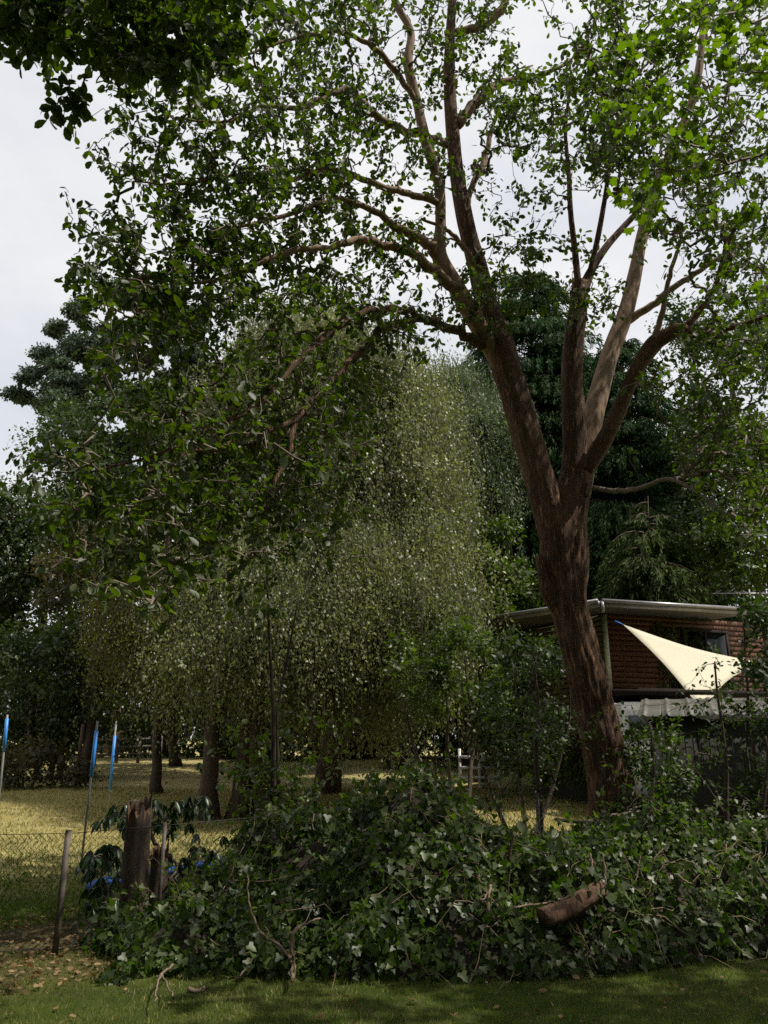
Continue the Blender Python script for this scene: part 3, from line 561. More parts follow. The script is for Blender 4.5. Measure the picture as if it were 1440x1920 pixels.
def spray_leaves(C, n, size, spread=0.16, droop=0.5, along=0.6):
    """n leaves per twig, on its outer part"""
    m = len(C); K = C.shape[1]; u = 1-R.rand(m, n)*along; u[:, 0] = 1; f = u*(K-1); i = np.minimum(f.astype(int), K-2); fr = (f-i)[..., None]
    a = np.take_along_axis(C, i[..., None], 1); b = np.take_along_axis(C, (i+1)[..., None], 1)
    p = a*(1-fr)+b*fr; t = norm(b-a)
    D = norm(t*0.6+norm(R.randn(m, n, 3))*0.9+np.array([0, 0, -droop])); Nn = norm(R.randn(m, n, 3)*0.55+np.array([0, 0, 1.0]))
    p = p+norm(R.randn(m, n, 3))*R.rand(m, n, 1)*spread*0.5+D*0.02
    return p.reshape(-1, 3), D.reshape(-1, 3), Nn.reshape(-1, 3), (size*(0.6+0.6*R.rand(m*n)))
lp, ld, ln_, ls = spray_leaves(C, 9, 0.102, 0.20, 0.5, 0.5)
leaf_parts(T_OB, lp, ld, ln_, ls, M['leaf'], tree, 300)

def nearest_tree(name, label, trunk, limbs, sets, leafn, size, tpl, mat, bark, cap=300, spread=0.2, kind='tree', r0=0.004):
    base = trunk[0]; t = empty(name, (base[0], base[1], float(gh(base[0], base[1]))), label, kind)
    nd = []; ndr = []
    def addl(nm, rows, k):
        c = catmull(rows, 6); MB().tube(c[:, :3], c[:, 3], k, True, 0.08 if k > 12 else 0, 0.05).build(nm, bark, t, True); nd.append(c[:, :3]); ndr.append(norm(np.gradient(c[:, :3], axis=0)))
    addl('trunk', trunk, 18)
    for l in limbs: addl('limb', l, 9)
    tg = np.concatenate(sets); C, Rr = grow(np.concatenate(nd), np.concatenate(ndr), tg, 6, 0.07, 0.1, r0, 0.45)
    o = link('twigs', chains_mesh('twigs', C, Rr, M['twig'], 3), t); o['kind'] = 'stuff'
    p, D, N2, s = spray_leaves(C, leafn, size, spread)
    leaf_parts(tpl, p, D, N2, s, mat, t, cap); return t
# dark bough hanging in at the top left, its tree stands left of the camera
nearest_tree('overhanging_tree', 'dark leafy bough hanging in from the top left corner', [(-6.5, 3.0, -0.1, 0.3), (-6.2, 3.2, 2.5, 0.25), (-5.6, 3.8, 5, 0.2), (-5, 4.2, 8.0, 0.12)],
 [[(-5.6, 3.8, 5.4, 0.1), (-4.6, 4.8, 7.4, 0.07), (-3.0, 5.8, 8.6, 0.045), (-1.8, 6.2, 8.8, 0.02)], [(-5.4, 3.9, 6.4, 0.09), (-4.2, 5.2, 8.6, 0.05), (-2.6, 5.8, 9.4, 0.03)]],
 [targets([(-80, -80), (450, -80), (440, 40), (390, 100), (300, 110), (200, 110), (100, 60), (-80, 50)], 560, lambda x, y: 6.0+0*x, 0.6), targets([(170, 90), (400, 90), (350, 140), (200, 150)], 40, lambda x, y: 6.0+0*x, 0.3), targets([(70, 180), (170, 185), (165, 230), (80, 215)], 8, lambda x, y: 6.0+0*x, 0.15)],
 13, 0.125, T_OB, M['leaf'], M['darkbark'], 300, 0.2)
# bright lobed leaves close by at the top right, their tree stands right of the frame and shades the foreground
rt_sets = [targets([(1000, -120), (1520, -120), (1520, 620), (1380, 560), (1180, 330), (1150, 60)], 150, lambda x, y: 7.2+0*x, 0.7)]
def blobpts(c, r, n, sh=0.45): 
    v = norm(R.randn(n, 3))*(R.rand(n, 1)**sh); return np.array(c)+v*np.array(r)
rt_sets.append(blobpts((7.9, 4.35, 9.3), (3.7, 2.1, 3.0), 950)); rt_sets.append(blobpts((6.8, 3.8, 8.4), (2.6, 2.2, 2.4), 380))
nearest_tree('shading_tree', 'bright green lobed leaves of a near tree filling the top right corner', [(9.0, 6.2, -0.1, 0.28), (8.9, 6.3, 2.5, 0.22), (8.8, 6.4, 5.5, 0.18), (8.9, 6.5, 10, 0.07)],
 [[(8.9, 6.3, 4.6, 0.09), (6.8, 6.7, 6.6, 0.06), (4.6, 7.0, 8.0, 0.03)], [(8.8, 6.4, 5.6, 0.08), (7.4, 7.6, 7.0, 0.05), (6.4, 8.6, 8.4, 0.02)], [(8.9, 6.2, 4.5, 0.08), (7.6, 4.8, 6.8, 0.05), (6.2, 3.8, 8.4, 0.03)]],
 rt_sets, 12, 0.105, T_LO, M['leafbright'], M['darkbark'], 300, 0.3)

# ------------------------------------------------------------------ background trees
def clumps(poly, n, rmin, rmax, d0, d1, flat_=0.8):
    q = polysample(poly, n); out = []
    for x, y in q: out.append((x, y, d0+(d1-d0)*rnd.random(), rnd.uniform(rmin, rmax), flat_))
    return out
def clump_points(cl, per, shell=0.35, top=False):
    ps = []; ns = []
    for (x, y, d, r, fl) in cl:
        c = PW(x, y, d); rw = r*d/F; n = max(6, int(per*(rw**2)))
        v = norm(R.randn(n, 3))
        if top: v[:, 2] = np.abs(v[:, 2])*0.9+0.05; v = norm(v)
        rad = (1-shell*R.rand(n, 1)**1.5)
        lump = 1+0.18*np.sin(v[:, :1]*5+x)*np.cos(v[:, 1:2]*4+y)
        ps.append(c+v*rad*lump*rw*np.array([1, 1, fl])); ns.append(v)
    return np.concatenate(ps), np.concatenate(ns)
def skeleton(base, cl, r, stems=1, bark=None, t=None, top=None, wood=True):
    """trunk(s) plus a limb into every clump"""
    cs = np.array([PW(c[0], c[1], c[2]) for c in cl]); hi = cs[np.argmax(cs[:, 2])] if top is None else np.array(top)
    base = np.array(base, float); ND = []; NR = []
    for s in range(stems):
        bb = base+np.array([(s-(stems-1)/2)*r*2.6, rnd.uniform(-.3, .3), 0]) if stems > 1 else base
        tp = np.array([0.72*base[0]+0.28*hi[0], 0.6*base[1]+0.4*hi[1], hi[2]*0.92])+np.array([(s-(stems-1)/2)*0.8, 0, 0]); k = np.linspace(0, 1, 12)[:, None]
        c = bb*(1-k)+tp*k+np.sin(k*3.1)*R.randn(3)*0.25+R.randn(12, 3)*r*0.25*(k > 0)
        rr = r*(1-0.85*k[:, 0])*(1+0.35*np.exp(-k[:, 0]*25))
        MB().tube(c, rr, 12, True, 0.1, 0.08).build('trunk', bark, t, True); ND.append(c[3:]); NR.append(norm(np.gradient(c, axis=0))[3:])
    C, Rr = grow(np.concatenate(ND), np.concatenate(NR), cs, 7, 0.05, 0.25, r*0.1, 0.5, 0.3)
    Rr = np.minimum(Rr, r*0.5)
    for i in range(len(C)): link('limb', chains_mesh('limb', C[i:i+1], Rr[i:i+1], bark, 5), t)
    return C
DENS = 1.5
def btree(name, label, base, cl, per, size, tpl, mat, bark, r=0.25, stems=1, shell=0.4, droop=0.3, group=None, cat='tree', extra=None, cap=0):
    b = PW(*base); b[2] = float(gh(b[0], b[1]))
    t = empty(name, tuple(b), label, cat, group); skeleton(b-np.array([0, 0, 0.1]), cl, r, stems, bark, t)
    p, v = clump_points(cl, per*DENS, shell); s0 = np.ones(len(p)); pi, vi = clump_points(cl, per*0.45, 1.0); pc = np.concatenate([np.tile(PW(c[0], c[1], c[2]), (max(6, int(per*0.45*(c[3]*c[2]/F)**2)), 1)) for c in cl])
    pi = pc+(pi-pc)*0.75; p = np.concatenate([p, pi]); v = np.concatenate([v, vi]); s0 = np.concatenate([s0, np.full(len(pi), 1.9)]); n = len(p); size = size*s0
    D = norm(v*0.5+R.randn(n, 3)*0.6+np.array([0, 0, -droop])); Nn = norm(v*0.7+R.randn(n, 3)*0.5+np.array([0, 0, 0.6])); s = size*(0.6+0.7*R.rand(n))
    if cap: leaf_parts(tpl, p, D, Nn, s, mat, t, cap, mass='crown')
    else: link('crown', leaves_mesh('crown', tpl, p, D, Nn, s, mat, False), t)['kind'] = 'stuff'
    return t
def weeping(name, label, base, cl, per, length, step, size, mat, bark, r=0.25, stems=1, tpl=T_Q, sway=0.12):
    """domes from which leafy strings hang"""
    b = PW(*base); b[2] = float(gh(b[0], b[1])); t = empty(name, tuple(b), label, 'tree'); skeleton(b-np.array([0, 0, 0.1]), cl, r, stems, bark, t)
    p, v = clump_points(cl, per*1.9, 0.8, True); n = len(p); p = p+R.randn(n, 3)*0.36; L = length*(0.3+1.3*R.rand(n)**1.7); m = int(length*1.6/step)
    k = np.arange(m)[None, :]*step+R.rand(n, m)*step*0.6; ok = k < L[:, None]
    vx_ = v.copy(); vx_[:, 2] = 0; q = p[:, None]+vx_[:, None]*(1-np.exp(-k[..., None]*1.3))*0.3+R.randn(n, m, 3)*sway*np.minimum(1, 0.3+k[..., None])*0.6
    q[..., 2] = p[:, None, 2]-k; q = q[ok]; nn = len(q)
    pi, vi = clump_points(cl, per*0.9, 1.0); pc = np.concatenate([np.tile(PW(c[0], c[1], c[2]), (max(6, int(per*0.9*(c[3]*c[2]/F)**2)), 1)) for c in cl]); pi = pc+(pi-pc)*0.8-np.array([0, 0, 0.3])
    link('inner_foliage', leaves_mesh('inner_foliage', T_Q, pi, norm(R.randn(len(pi), 3)+np.array([0, 0, -.8])), norm(R.randn(len(pi), 3)), size*2.2*(0.6+0.8*R.rand(len(pi))), mat, False), t)['kind'] = 'stuff'
    D = norm(R.randn(nn, 3)*0.55+np.array([0, 0, -1.0])); vv = np.broadcast_to(v[:, None], (n, m, 3))[ok]
    Nn = norm(R.randn(nn, 3)*0.8+vv*0.7+np.array([0.0, -0.1, 0.2])); s = size*(0.6+0.7*R.rand(nn))
    link('crown', leaves_mesh('crown', tpl, q, D, Nn, s, mat, False), t)['kind'] = 'stuff'
    sel = R.rand(n) < 0.35; kk = np.linspace(0, 1, 4)[None, :, None]
    Cc = p[sel][:, None]+vx_[sel][:, None]*(1-np.exp(-kk*1.3*L[sel][:, None, None]))*0.3-kk*L[sel][:, None, None]*np.array([0, 0, 1.0])
    link('hanging_twigs', chains_mesh('hanging_twigs', Cc, np.full(Cc.shape[:2], 0.005), bark, 3), t)['kind'] = 'stuff'
    return t
# far left gum tree with flat layered tufts
gum = clumps([(60, 720), (10, 745), (60, 690), (70, 640), (110, 600), (180, 540), (260, 535), (330, 570), (400, 640), (420, 900), (300, 1000), (130, 950), (150, 820)], 120, 20, 42, 40, 47, 0.5)
gum += [(28, 738, 43, 26, .5), (60, 700, 43, 26, .5), (50, 745, 44, 24, .5), (110, 612, 43, 24, .5), (85, 660, 43, 16, .5), (100, 690, 43, 30, .5), (90, 760, 43, 30, .5), (215, 545, 43, 38, .5), (290, 560, 43, 36, .5), (160, 565, 43, 28, .5), (105, 860, 43, 22, .5), (90, 820, 43, 20, .5)]
btree('gum_tree', 'tall grey green tree with layered tufts against the sky at left', (210, 1400, 44), gum, 520, 0.20, T_Q, M['gum'], M['darkbark'], 0.45, 1, 0.8, 0.5)
# weeping birch family in the middle
b1 = clumps([(480, 620), (640, 570), (750, 665), (815, 760), (835, 900), (850, 1130), (560, 1130), (440, 1000), (400, 760)], 110, 38, 75, 18.5, 25, 1.0)
b1 += [(700, 690, 20, 80, .9), (760, 760, 20, 65, .9), (790, 850, 20, 60, 1), (640, 650, 21, 70, .9)]
weeping('weeping_birch', 'big pale weeping birch in the middle, its twigs hanging in strings', (612, 1440, 21), b1, 200, 1.9, 0.11, 0.10, M['birch'], M['redbark'], 0.30)
b2 = clumps([(560, 1000), (860, 980), (840, 1180), (700, 1250), (560, 1250), (420, 1200), (320, 1220), (370, 1060)], 84, 32, 62, 15.2, 18.5, 0.9)
b2 += [(650, 1210, 15.5, 60, .7), (600, 1180, 15.5, 60, .7), (540, 1190, 15.5, 55, .7), (710, 1250, 16, 45, .7), (350, 1210, 16, 50, .7), (740, 1290, 16.5, 35, .7)]
weeping('weeping_birch', 'lower weeping birch with three dark stems standing on the dry lawn', (440, 1535, 16.5), b2, 230, 1.35, 0.09, 0.078, M['birch'], M['darkbark'], 0.20, 3)
b3 = clumps([(220, 1060), (400, 1050), (420, 1120), (380, 1230), (240, 1240), (190, 1140)], 18, 40, 60, 18, 20, 0.8)
weeping('weeping_birch', 'olive toned weeping tree at left behind the hanging branches', (300, 1440, 21), b3, 170, 1.1, 0.1, 0.075, M['olive'], M['darkbark'], 0.16, 1)
b4 = clumps([(840, 700), (900, 750), (945, 830), (945, 880), (920, 960), (870, 980), (800, 800)], 60, 36, 60, 26.5, 30, 1.0)
weeping('willow', 'rounded silver green willow between the birch and the dark conifer', (880, 1420, 29), b4, 210, 0.9, 0.085, 0.15, M['willow'], M['darkbark'], 0.3, 1, T_QN)
mp1 = clumps([(850, 980), (920, 960), (990, 1040), (1010, 1120), (960, 1170), (850, 1170), (820, 1060)], 26, 34, 52, 21, 24, 0.8)
btree('maple_tree', 'fresh green spreading tree just left of the trunk above the roof', (900, 1420, 24), mp1, 420, 0.12, T_Q, M['green'], M['darkbark'], 0.18, 1, 0.6, 0.3)
ms = clumps([(760, 1170), (900, 1160), (960, 1220), (940, 1330), (860, 1360), (770, 1330), (740, 1250)], 26, 26, 44, 13.5, 15.5, 0.9)
btree('shrub', 'loose yellow green shrub spreading left of the house', (850, 1480, 14.6), ms, 700, 0.075, T_Q, M['green'], M['darkbark'], 0.05, 3, 0.8, 0.3, cat='shrub')
ms = clumps([(950, 1200), (1050, 1190), (1060, 1420), (1040, 1450), (920, 1430), (890, 1350)], 34, 26, 46, 12.2, 13.6, 0.9)
btree('shrub', 'dark dense shrub filling the gap left of the leaning trunk', (980, 1520, 12.8), ms, 600, 0.07, T_Q, M['dark'], M['darkbark'], 0.04, 3, 0.8, 0.3, cat='shrub')
ms = clumps([(1395, 1120), (1500, 1080), (1500, 1560), (1420, 1560), (1400, 1340)], 40, 24, 42, 11.2, 12.2, 0.9)
btree('shrub', 'tall dark shrub at the right edge beside the end of the sail', (1470, 1560, 11.8), ms, 700, 0.07, T_Q, M['dark'], M['darkbark'], 0.05, 2, 0.8, 0.3, cat='shrub')
ms = clumps([(1165, 1370), (1230, 1350), (1290, 1420), (1280, 1540), (1180, 1540)], 22, 22, 36, 10.6, 11.6, 0.9)
btree('shrub', 'low dark shrub filling the corner between trunk and shed', (1230, 1560, 11.2), ms, 800, 0.065, T_Q, M['dark'], M['darkbark'], 0.03, 2, 0.8, 0.3, cat='shrub')
# small many-stemmed tree on the lawn
b = P(735, 1438, 28); b.z = float(gh(b.x, b.y)); t = empty('spreading_tree', tuple(b), 'small dark tree splaying into low stems on the sunny lawn', 'tree')
for dx, dy_, zt in ((-0.6, 0, 2.0), (-0.25, 0.3, 2.3), (0.35, -0.2, 2.2), (0.8, 0.2, 2.2), (0.1, 0.3, 2.4)):
    k = np.linspace(0, 1, 8)[:, None]; c = np.array(b)+np.array([dx, dy_, 0])*k**0.8*1.2+np.array([0, 0, zt])*k**1.3+np.array([0, 0, -0.1]); MB().tube(c, 0.15-0.08*k[:, 0], 8).build('stem', M['darkbark'], t, True)
cl = clumps([(660, 1280), (820, 1270), (830, 1360), (780, 1400), (690, 1400), (650, 1350)], 26, 22, 34, 27, 29.5, 0.8)
p, v = clump_points(cl, 380, 0.8); n = len(p); link('crown', leaves_mesh('crown', T_Q, p, norm(R.randn(n, 3)), norm(v+R.randn(n, 3)*0.5), 0.11*(0.6+0.7*R.rand(n)), M['dark'], False), t)['kind'] = 'stuff'
# left dark trees and bushes
cl = clumps([(-60, 900), (60, 900), (150, 960), (180, 1100), (170, 1250), (-60, 1300)], 44, 40, 75, 27, 31, 0.85)
btree('oak_tree', 'heavy dark green tree at the left edge of the lawn', (60, 1440, 30), cl, 210, 0.16, T_Q, M['dark'], M['darkbark'], 0.35)
cl = clumps([(60, 980), (170, 960), (240, 1010), (260, 1120), (150, 1180), (80, 1100)], 18, 34, 55, 23, 25, 0.85)
btree('russet_tree', 'brownish olive tree behind the hanging branches at left', (160, 1450, 24), cl, 260, 0.13, T_Q, M['russet'], M['darkbark'], 0.18)
cl = clumps([(-80, 1180), (230, 1180), (240, 1330), (200, 1440), (-80, 1450)], 44, 34, 60, 23, 26, 0.8)
btree('laurel_bush', 'broad dark bush behind the blue sleeved poles', (90, 1480, 25), cl, 300, 0.12, T_Q, M['dark'], M['darkbark'], 0.1, 3, cat='shrub')
cl = clumps([(-60, 1400), (130, 1400), (170, 1470), (100, 1480), (-60, 1480)], 16, 26, 36, 21.5, 22.5, 0.8)
btree('laurel_bush', 'low olive brown bush at the far edge of the left lawn', (50, 1490, 22), cl, 420, 0.09, T_Q, M['russet'], M['darkbark'], 0.05, 3, cat='shrub')
cl = clumps([(240, 1150), (420, 1150), (620, 1180), (640, 1330), (420, 1330), (230, 1330)], 46, 40, 65, 26, 31, 0.8)
btree('shade_tree', 'deep shaded tree behind the three birch stems', (330, 1430, 30), cl, 200, 0.15, T_Q, M['dark'], M['darkbark'], 0.22)
cl = clumps([(600, 1180), (820, 1180), (1050, 1150), (1060, 1380), (900, 1390), (780, 1380), (600, 1370)], 52, 40, 62, 33, 36, 0.8)
btree('shade_tree', 'dark hedge like tree closing the lawn behind the splaying tree', (760, 1405, 36), cl, 170, 0.16, T_Q, M['dark'], M['darkbark'], 0.22, 2)
cl = clumps([(90, 760), (330, 720), (560, 760), (560, 1150), (300, 1180), (130, 1150)], 46, 50, 85, 33, 37, 0.85)
btree('shade_tree', 'tall dark tree behind the hanging branches between gum and birch', (300, 1410, 35), cl, 150, 0.20, T_Q, M['dark'], M['darkbark'], 0.3)
# dark tall conifer and its lower neighbour
def conifer(name, label, base, apex, halfw, nb_, per, mat, taper=0.75, leafL=0.26, droop=0.35, r=0.35, z0f=0.12):
    b = PW(*base); b[2] = float(gh(b[0], b[1])); ap = PW(*apex); t = empty(name, tuple(b), label, 'tree'); H = ap[2]-b[2]
    k = np.linspace(0, 1, 14)[:, None]; MB().tube(b*(1-k)+ap*k-np.array([0, 0, .1])*(1-k), r*(1-0.95*k[:, 0]), 10, True, 0.08).build('trunk', M['darkbark'], t, True)
    CC = []; pp = []; dd = []
    for i in range(nb_):
        u = z0f+(1-z0f)*(1-(rnd.random())**0.62); L = halfw*(1-u)**taper*(0.75+0.45*rnd.random())+0.25
        a_ = rnd.random()*2*math.pi; dr = np.array([math.cos(a_), math.sin(a_), 0]); kk = np.linspace(0, 1, 6)[:, None]
        c = (b*(1-u)+ap*u)+dr*L*kk+np.array([0, 0, 1.0])*(0.22*L*np.sin(kk*1.6)-droop*L*kk**2); CC.append(c)
        n = int(per*L); f = 0.25+0.75*R.rand(n); base_ = np.stack([np.interp(f, kk[:, 0], c[:, j]) for j in range(3)], -1)
        sd = np.cross(dr, (0, 0, 1)); s_ = R.randn(n, 1)*0.22*L*(1.15-f[:, None])**0.5
        # tufts gathered into hanging fans
        fan = np.round(s_*2.2)/2.2*0.6+s_*0.4
        base_ = base_+fan*sd-np.array([0, 0, 1.0])*(R.rand(n, 1)**1.3*0.55*(0.4+0.12*L)+0.15*np.abs(fan))
        pp.append(base_); dd.append(norm(dr*0.55+sd*np.sign(s_)*0.35+np.array([0, 0, -0.75])+R.randn(n, 3)*0.28))
    CC = np.array(CC); rr = np.linspace(1, 0.2, 6)[None]*0.045*np.ones((len(CC), 1)); 
    for i in range(len(CC)):
        if i < 290: link('limb', chains_mesh('limb', CC[i:i+1], rr[i:i+1], M['darkbark'], 4), t)
    if len(CC) > 290: link('limbs', chains_mesh('limbs', CC[290:], rr[290:], M['darkbark'], 4), t)['kind'] = 'stuff'
    p = np.concatenate(pp); D = np.concatenate(dd); n = len(p)
    link('crown', leaves_mesh('crown', T_ST, p, D, norm(R.randn(n, 3)*0.7+np.array([0, 0, 0.7])), leafL*(0.6+0.7*R.rand(n)), mat, False), t)['kind'] = 'stuff'
    return t
conifer('conifer', 'tall dark conifer rising behind the forked limbs', (1010, 1410, 31), (990, 470, 31), 6.4, 560, 230, M['conifer'], 0.58, 0.20, 0.35)
conifer('conifer', 'second dark conifer, shorter, behind the right hand limbs', (1190, 1410, 27), (1165, 620, 27), 4.4, 420, 230, M['conifer'], 0.6, 0.18, 0.35)
conifer('conifer', 'feathery yellow green young conifer above the house roof', (1215, 1380, 20.5), (1215, 930, 20.5), 2.4, 220, 260, M['cypress'], 0.6, 0.15, 0.45, 0.15)
cl = clumps([(1240, 600), (1480, 580), (1480, 1130), (1340, 1130), (1270, 1000), (1290, 800)], 60, 40, 70, 21, 25, 0.85)
btree('ash_tree', 'dense mid green tree at the right edge above the shed', (1420, 1400, 23), cl, 260, 0.13, T_Q, M['dark'], M['darkbark'], 0.25)
cl = clumps([(1330, 800), (1480, 780), (1480, 1080), (1330, 1090), (1290, 960)], 22, 30, 52, 19.5, 20.5, 0.85)
btree('ash_tree', 'lighter leafy branches at the right edge over the tin roof', (1500, 1400, 20.5), cl, 320, 0.12, T_Q, M['green'], M['darkbark'], 0.14)
n = 60000; x = (R.rand(n)-0.5)*70; y = 34+1.0*np.sin(x*0.4)-np.maximum(0, -x-14)*0.25+R.rand(n)*2.2; hh = 3.6+0.9*np.sin(x*1.3)+0.6*np.sin(x*3.1+1)+1.2*np.sin(x*0.33)
z = gh(x, y)+R.rand(n)*hh; p = np.stack([x, y, z], -1); t = empty('hedge', (0, 35, float(gh(0, 35))), 'long dark hedge across the end of the lawn', 'hedge')
link('foliage', leaves_mesh('foliage', T_Q, p, norm(R.randn(n, 3)), norm(R.randn(n, 3)+np.array([0, -.6, .6])), 0.24*(0.6+0.8*R.rand(n)), M['dark'], False), t)['kind'] = 'stuff'
# unseen leaf screen added behind and left of the viewpoint to cut skylight
n = 42000; x = (R.rand(n)-0.5)*50; y = -3.5-R.rand(n)*9; z = R.rand(n)**0.8*19; k = R.rand(n) < 0.35
x[k] = -9.5-R.rand(k.sum())*5-np.maximum(0, 0)*0; y[k] = -4+R.rand(k.sum())*13; z[k] = 0.3+R.rand(k.sum())*14
lx = -(0.66*np.maximum(y, 0)+3.2); x = np.where(k, np.minimum(x, lx), x)
o = link('sky_blocker_leaves', leaves_mesh('sky_blocker_leaves', T_Q, np.stack([x, y, z], -1), norm(R.randn(n, 3)), norm(R.randn(n, 3)), 0.65*(0.6+0.8*R.rand(n)), M['dark'], False)); tag(o, 'unseen dark leaf mass added left of and behind the viewpoint to block skylight', 'wood', kind='stuff')
# distant wood closing the view
n = 26000; a_ = R.rand(n)*1.7-0.85; dist = 52+R.rand(n)*16; x = np.sin(a_)*dist; y = np.cos(a_)*dist
hgt = 5.0+2.5*np.sin(a_*23)+1.6*np.sin(a_*51+1)+1.0*np.sin(a_*97); z = gh(x, y)+R.rand(n)**0.8*hgt
o = link('distant_wood', leaves_mesh('distant_wood', T_Q, np.stack([x, y, z], -1), norm(R.randn(n, 3)), norm(R.randn(n, 3)+np.array([0, -1, 1.0])), 0.55*(0.6+0.8*R.rand(n)), M['dark'], False)); tag(o, 'band of far woodland closing the lawn under the crowns', 'wood', kind='stuff')

# ------------------------------------------------------------------ far fences and lawn things
def onground(px, py, d): p = P(px, py, d); p.z = float(gh(p.x, p.y)); return p
f = onground(178, 1415, 31.5); f2 = onground(300, 1415, 32); t = empty('rail_fence', tuple(f), 'far pale rail fence behind the dark stems at left', 'fence')
for i in range(4): p = f.lerp(f2, i/3); beam('post', p-Vector((0, 0, .1)), p+Vector((0, 0, 1.0)), 0.1, 0.1, M['rust'], t, up=(0, 1, 0))
for h in (0.35, 0.62, 0.9): beam('rail', f+Vector((0, -0.06, h)), f2+Vector((0, -0.06, h)), 0.03, 0.08, M['rust'], t)
f = onground(862, 1430, 22.5); f2 = onground(935, 1430, 22.5); t = empty('white_gate', tuple(f), 'low white railed gate between the shrubs left of the trunk', 'gate')
for i in range(3): p = f.lerp(f2, i/2); beam('post', p-Vector((0, 0, .1)), p+Vector((0, 0, 1.0)), 0.07, 0.07, M['white'], t, up=(0, 1, 0))
for h in (0.25, 0.5, 0.78): beam('rail', f+Vector((0, -0.05, h)), f2+Vector((0, -0.05, h)), 0.03, 0.08, M['white'], t)
# poles with blue foam sleeves
def pole(base, top, s0, s1, label, mat='blue'):
    base = Vector(base); top = Vector(top); t = empty('padded_pole', tuple(base), label, 'pole', 'poles with blue foam sleeves')
    MB().tube([base-Vector((0, 0, .1)), base.lerp(top, .5), top], 0.017, 8).build('tube', M['galv'], t, True)
    MB().tube([base.lerp(top, s0), base.lerp(top, (s0+s1)/2), base.lerp(top, s1)], 0.027, 12).build('foam_sleeve', M[mat], t, True)
b_ = P(150, 1640, 12.0); b_.z = float(gh(b_.x, b_.y)); tp = P(183, 1352, 12.0); pole(b_, tp, 0.60, 0.93, 'nearest pole with a blue sleeve on its upper half, rising behind the fence')
b_ = P(198, 1570, 15.2); b_.z = float(gh(b_.x, b_.y)); tp = P(218, 1352, 15.2); pole(b_, tp, 0.36, 0.86, 'thinner far pole with a long blue sleeve, right of the nearest pole')
b_ = P(-12, 1600, 13.0); b_.z = float(gh(b_.x, b_.y)); tp = P(14, 1340, 13.0); pole(b_, tp, 0.72, 0.97, 'pole with a blue sleeve cut off by the left edge')
p0 = onground(145, 1440, 22.5); t = tag(MB().tube([p0-Vector((0, 0, .1)), P(156, 1358, 22.5)], [0.06, 0.05], 8).build('red_post', M['redbark']), 'thin reddish post standing in front of the dark bush', 'post')
# blue padding lying behind the fence
def pad(px0, py0, px1, py1, d0, d1, label):
    a_ = P(px0, py0, d0); b_ = P(px1, py1, d1); a_.z = float(gh(a_.x, a_.y))+0.06; b_.z = float(gh(b_.x, b_.y))+0.06; k = np.linspace(0, 1, 14)[:, None]
    c = np.array(a_)*(1-k)+np.array(b_)*k+np.array([0, 0.35, 0])*np.sin(k*math.pi)+np.array([0, 0, 0.02])*np.sin(k*19)
    m_ = MB(); V = []; q = []
    for i in range(14):
        for (oy, oz) in ((-.15, 0), (-.15, .05), (0, .075), (.15, .05), (.15, 0)): V.append(c[i]+np.array([0, oy, oz]))
    for i in range(13):
        for j in range(5): q.append((i*5+j, i*5+(j+1) % 5, (i+1)*5+(j+1) % 5, (i+1)*5+j))
    t = empty('frame_padding', tuple(c[0]), label, 'padding'); m_.add(V, q).build('cover', M['bluepad'], t, True)
    for i in (1, 7, 12): MB().tube([c[i]-np.array([0, 0, .3]), c[i]], 0.02, 8).build('leg', M['galv'], t)
pad(165, 1690, 420, 1648, 10.2, 11.5, 'blue vinyl edge padding lying low behind the wire fence')

# ------------------------------------------------------------------ wire fence
def fence(p0, p1, H0, H1, label, posts, top_bar=False, cell=0.058):
    p0 = Vector(p0); p1 = Vector(p1); t = empty('wire_fence', tuple(p0), label, 'fence', None)
    L = (p1.xy-p0.xy).length; d = (p1-p0)/L; n = int(L/cell); m_ = int(((H0+H1)/2)/cell)
    C = np.zeros((n, m_+1, 3)); kk = np.arange(m_+1)
    for i in range(n):
        s = i*cell+(kk % 2)*cell*1.04; u = s/L; h = kk/m_*(H0+(H1-H0)*u)+0.04
        bow = 0.03*np.sin(s*2.1)*np.sin(kk/m_*3.1)
        C[i] = np.array(p0)+s[:, None]*np.array(d)+np.stack([0*h, bow+((kk+i) % 2)*0.004, h], -1)
    link('wire_mesh', chains_mesh('wire_mesh', C, np.full(C.shape[:2], 0.0036), M['wire'], 3), t)['kind'] = 'stuff'
    for hh in (0.0, 1.0):
        q_ = [np.array(p0)+np.array(d)*s+np.array([0, 0, 0.04+hh*(H0+(H1-H0)*s/L)-0.01*math.sin(math.pi*s/L)]) for s in np.linspace(0, L, 9)]
        MB().tube(q_, 0.003, 5).build('line_wire', M['wire'], t)
    for (x, y, h, r, mat) in posts:
        z = float(gh(x, y)); MB().tube([(x, y, z-0.1), (x, y, z+h*0.5), (x, y, z+h)], r, 10).build('post', mat, t, True)
fence((-6.2, 7.1, 0), (-2.83, 7.5, 0), 0.93, 0.93, 'chain link fence on a slim steel post crossing the left lawn', [(-2.83, 7.47, 1.0, 0.028, M['rust']), (-5.4, 7.17, 1.0, 0.028, M['rust'])])
fence((-2.80, 7.5, 0), (1.9, 10.0, 0.05), 0.93, 1.12, 'chain link fence running behind the stump into the ivy', [(-2.07, 7.86, 1.03, 0.018, M['rust']), (0.2, 9.1, 1.05, 0.025, M['rust']), (1.85, 9.95, 1.15, 0.025, M['rust'])])

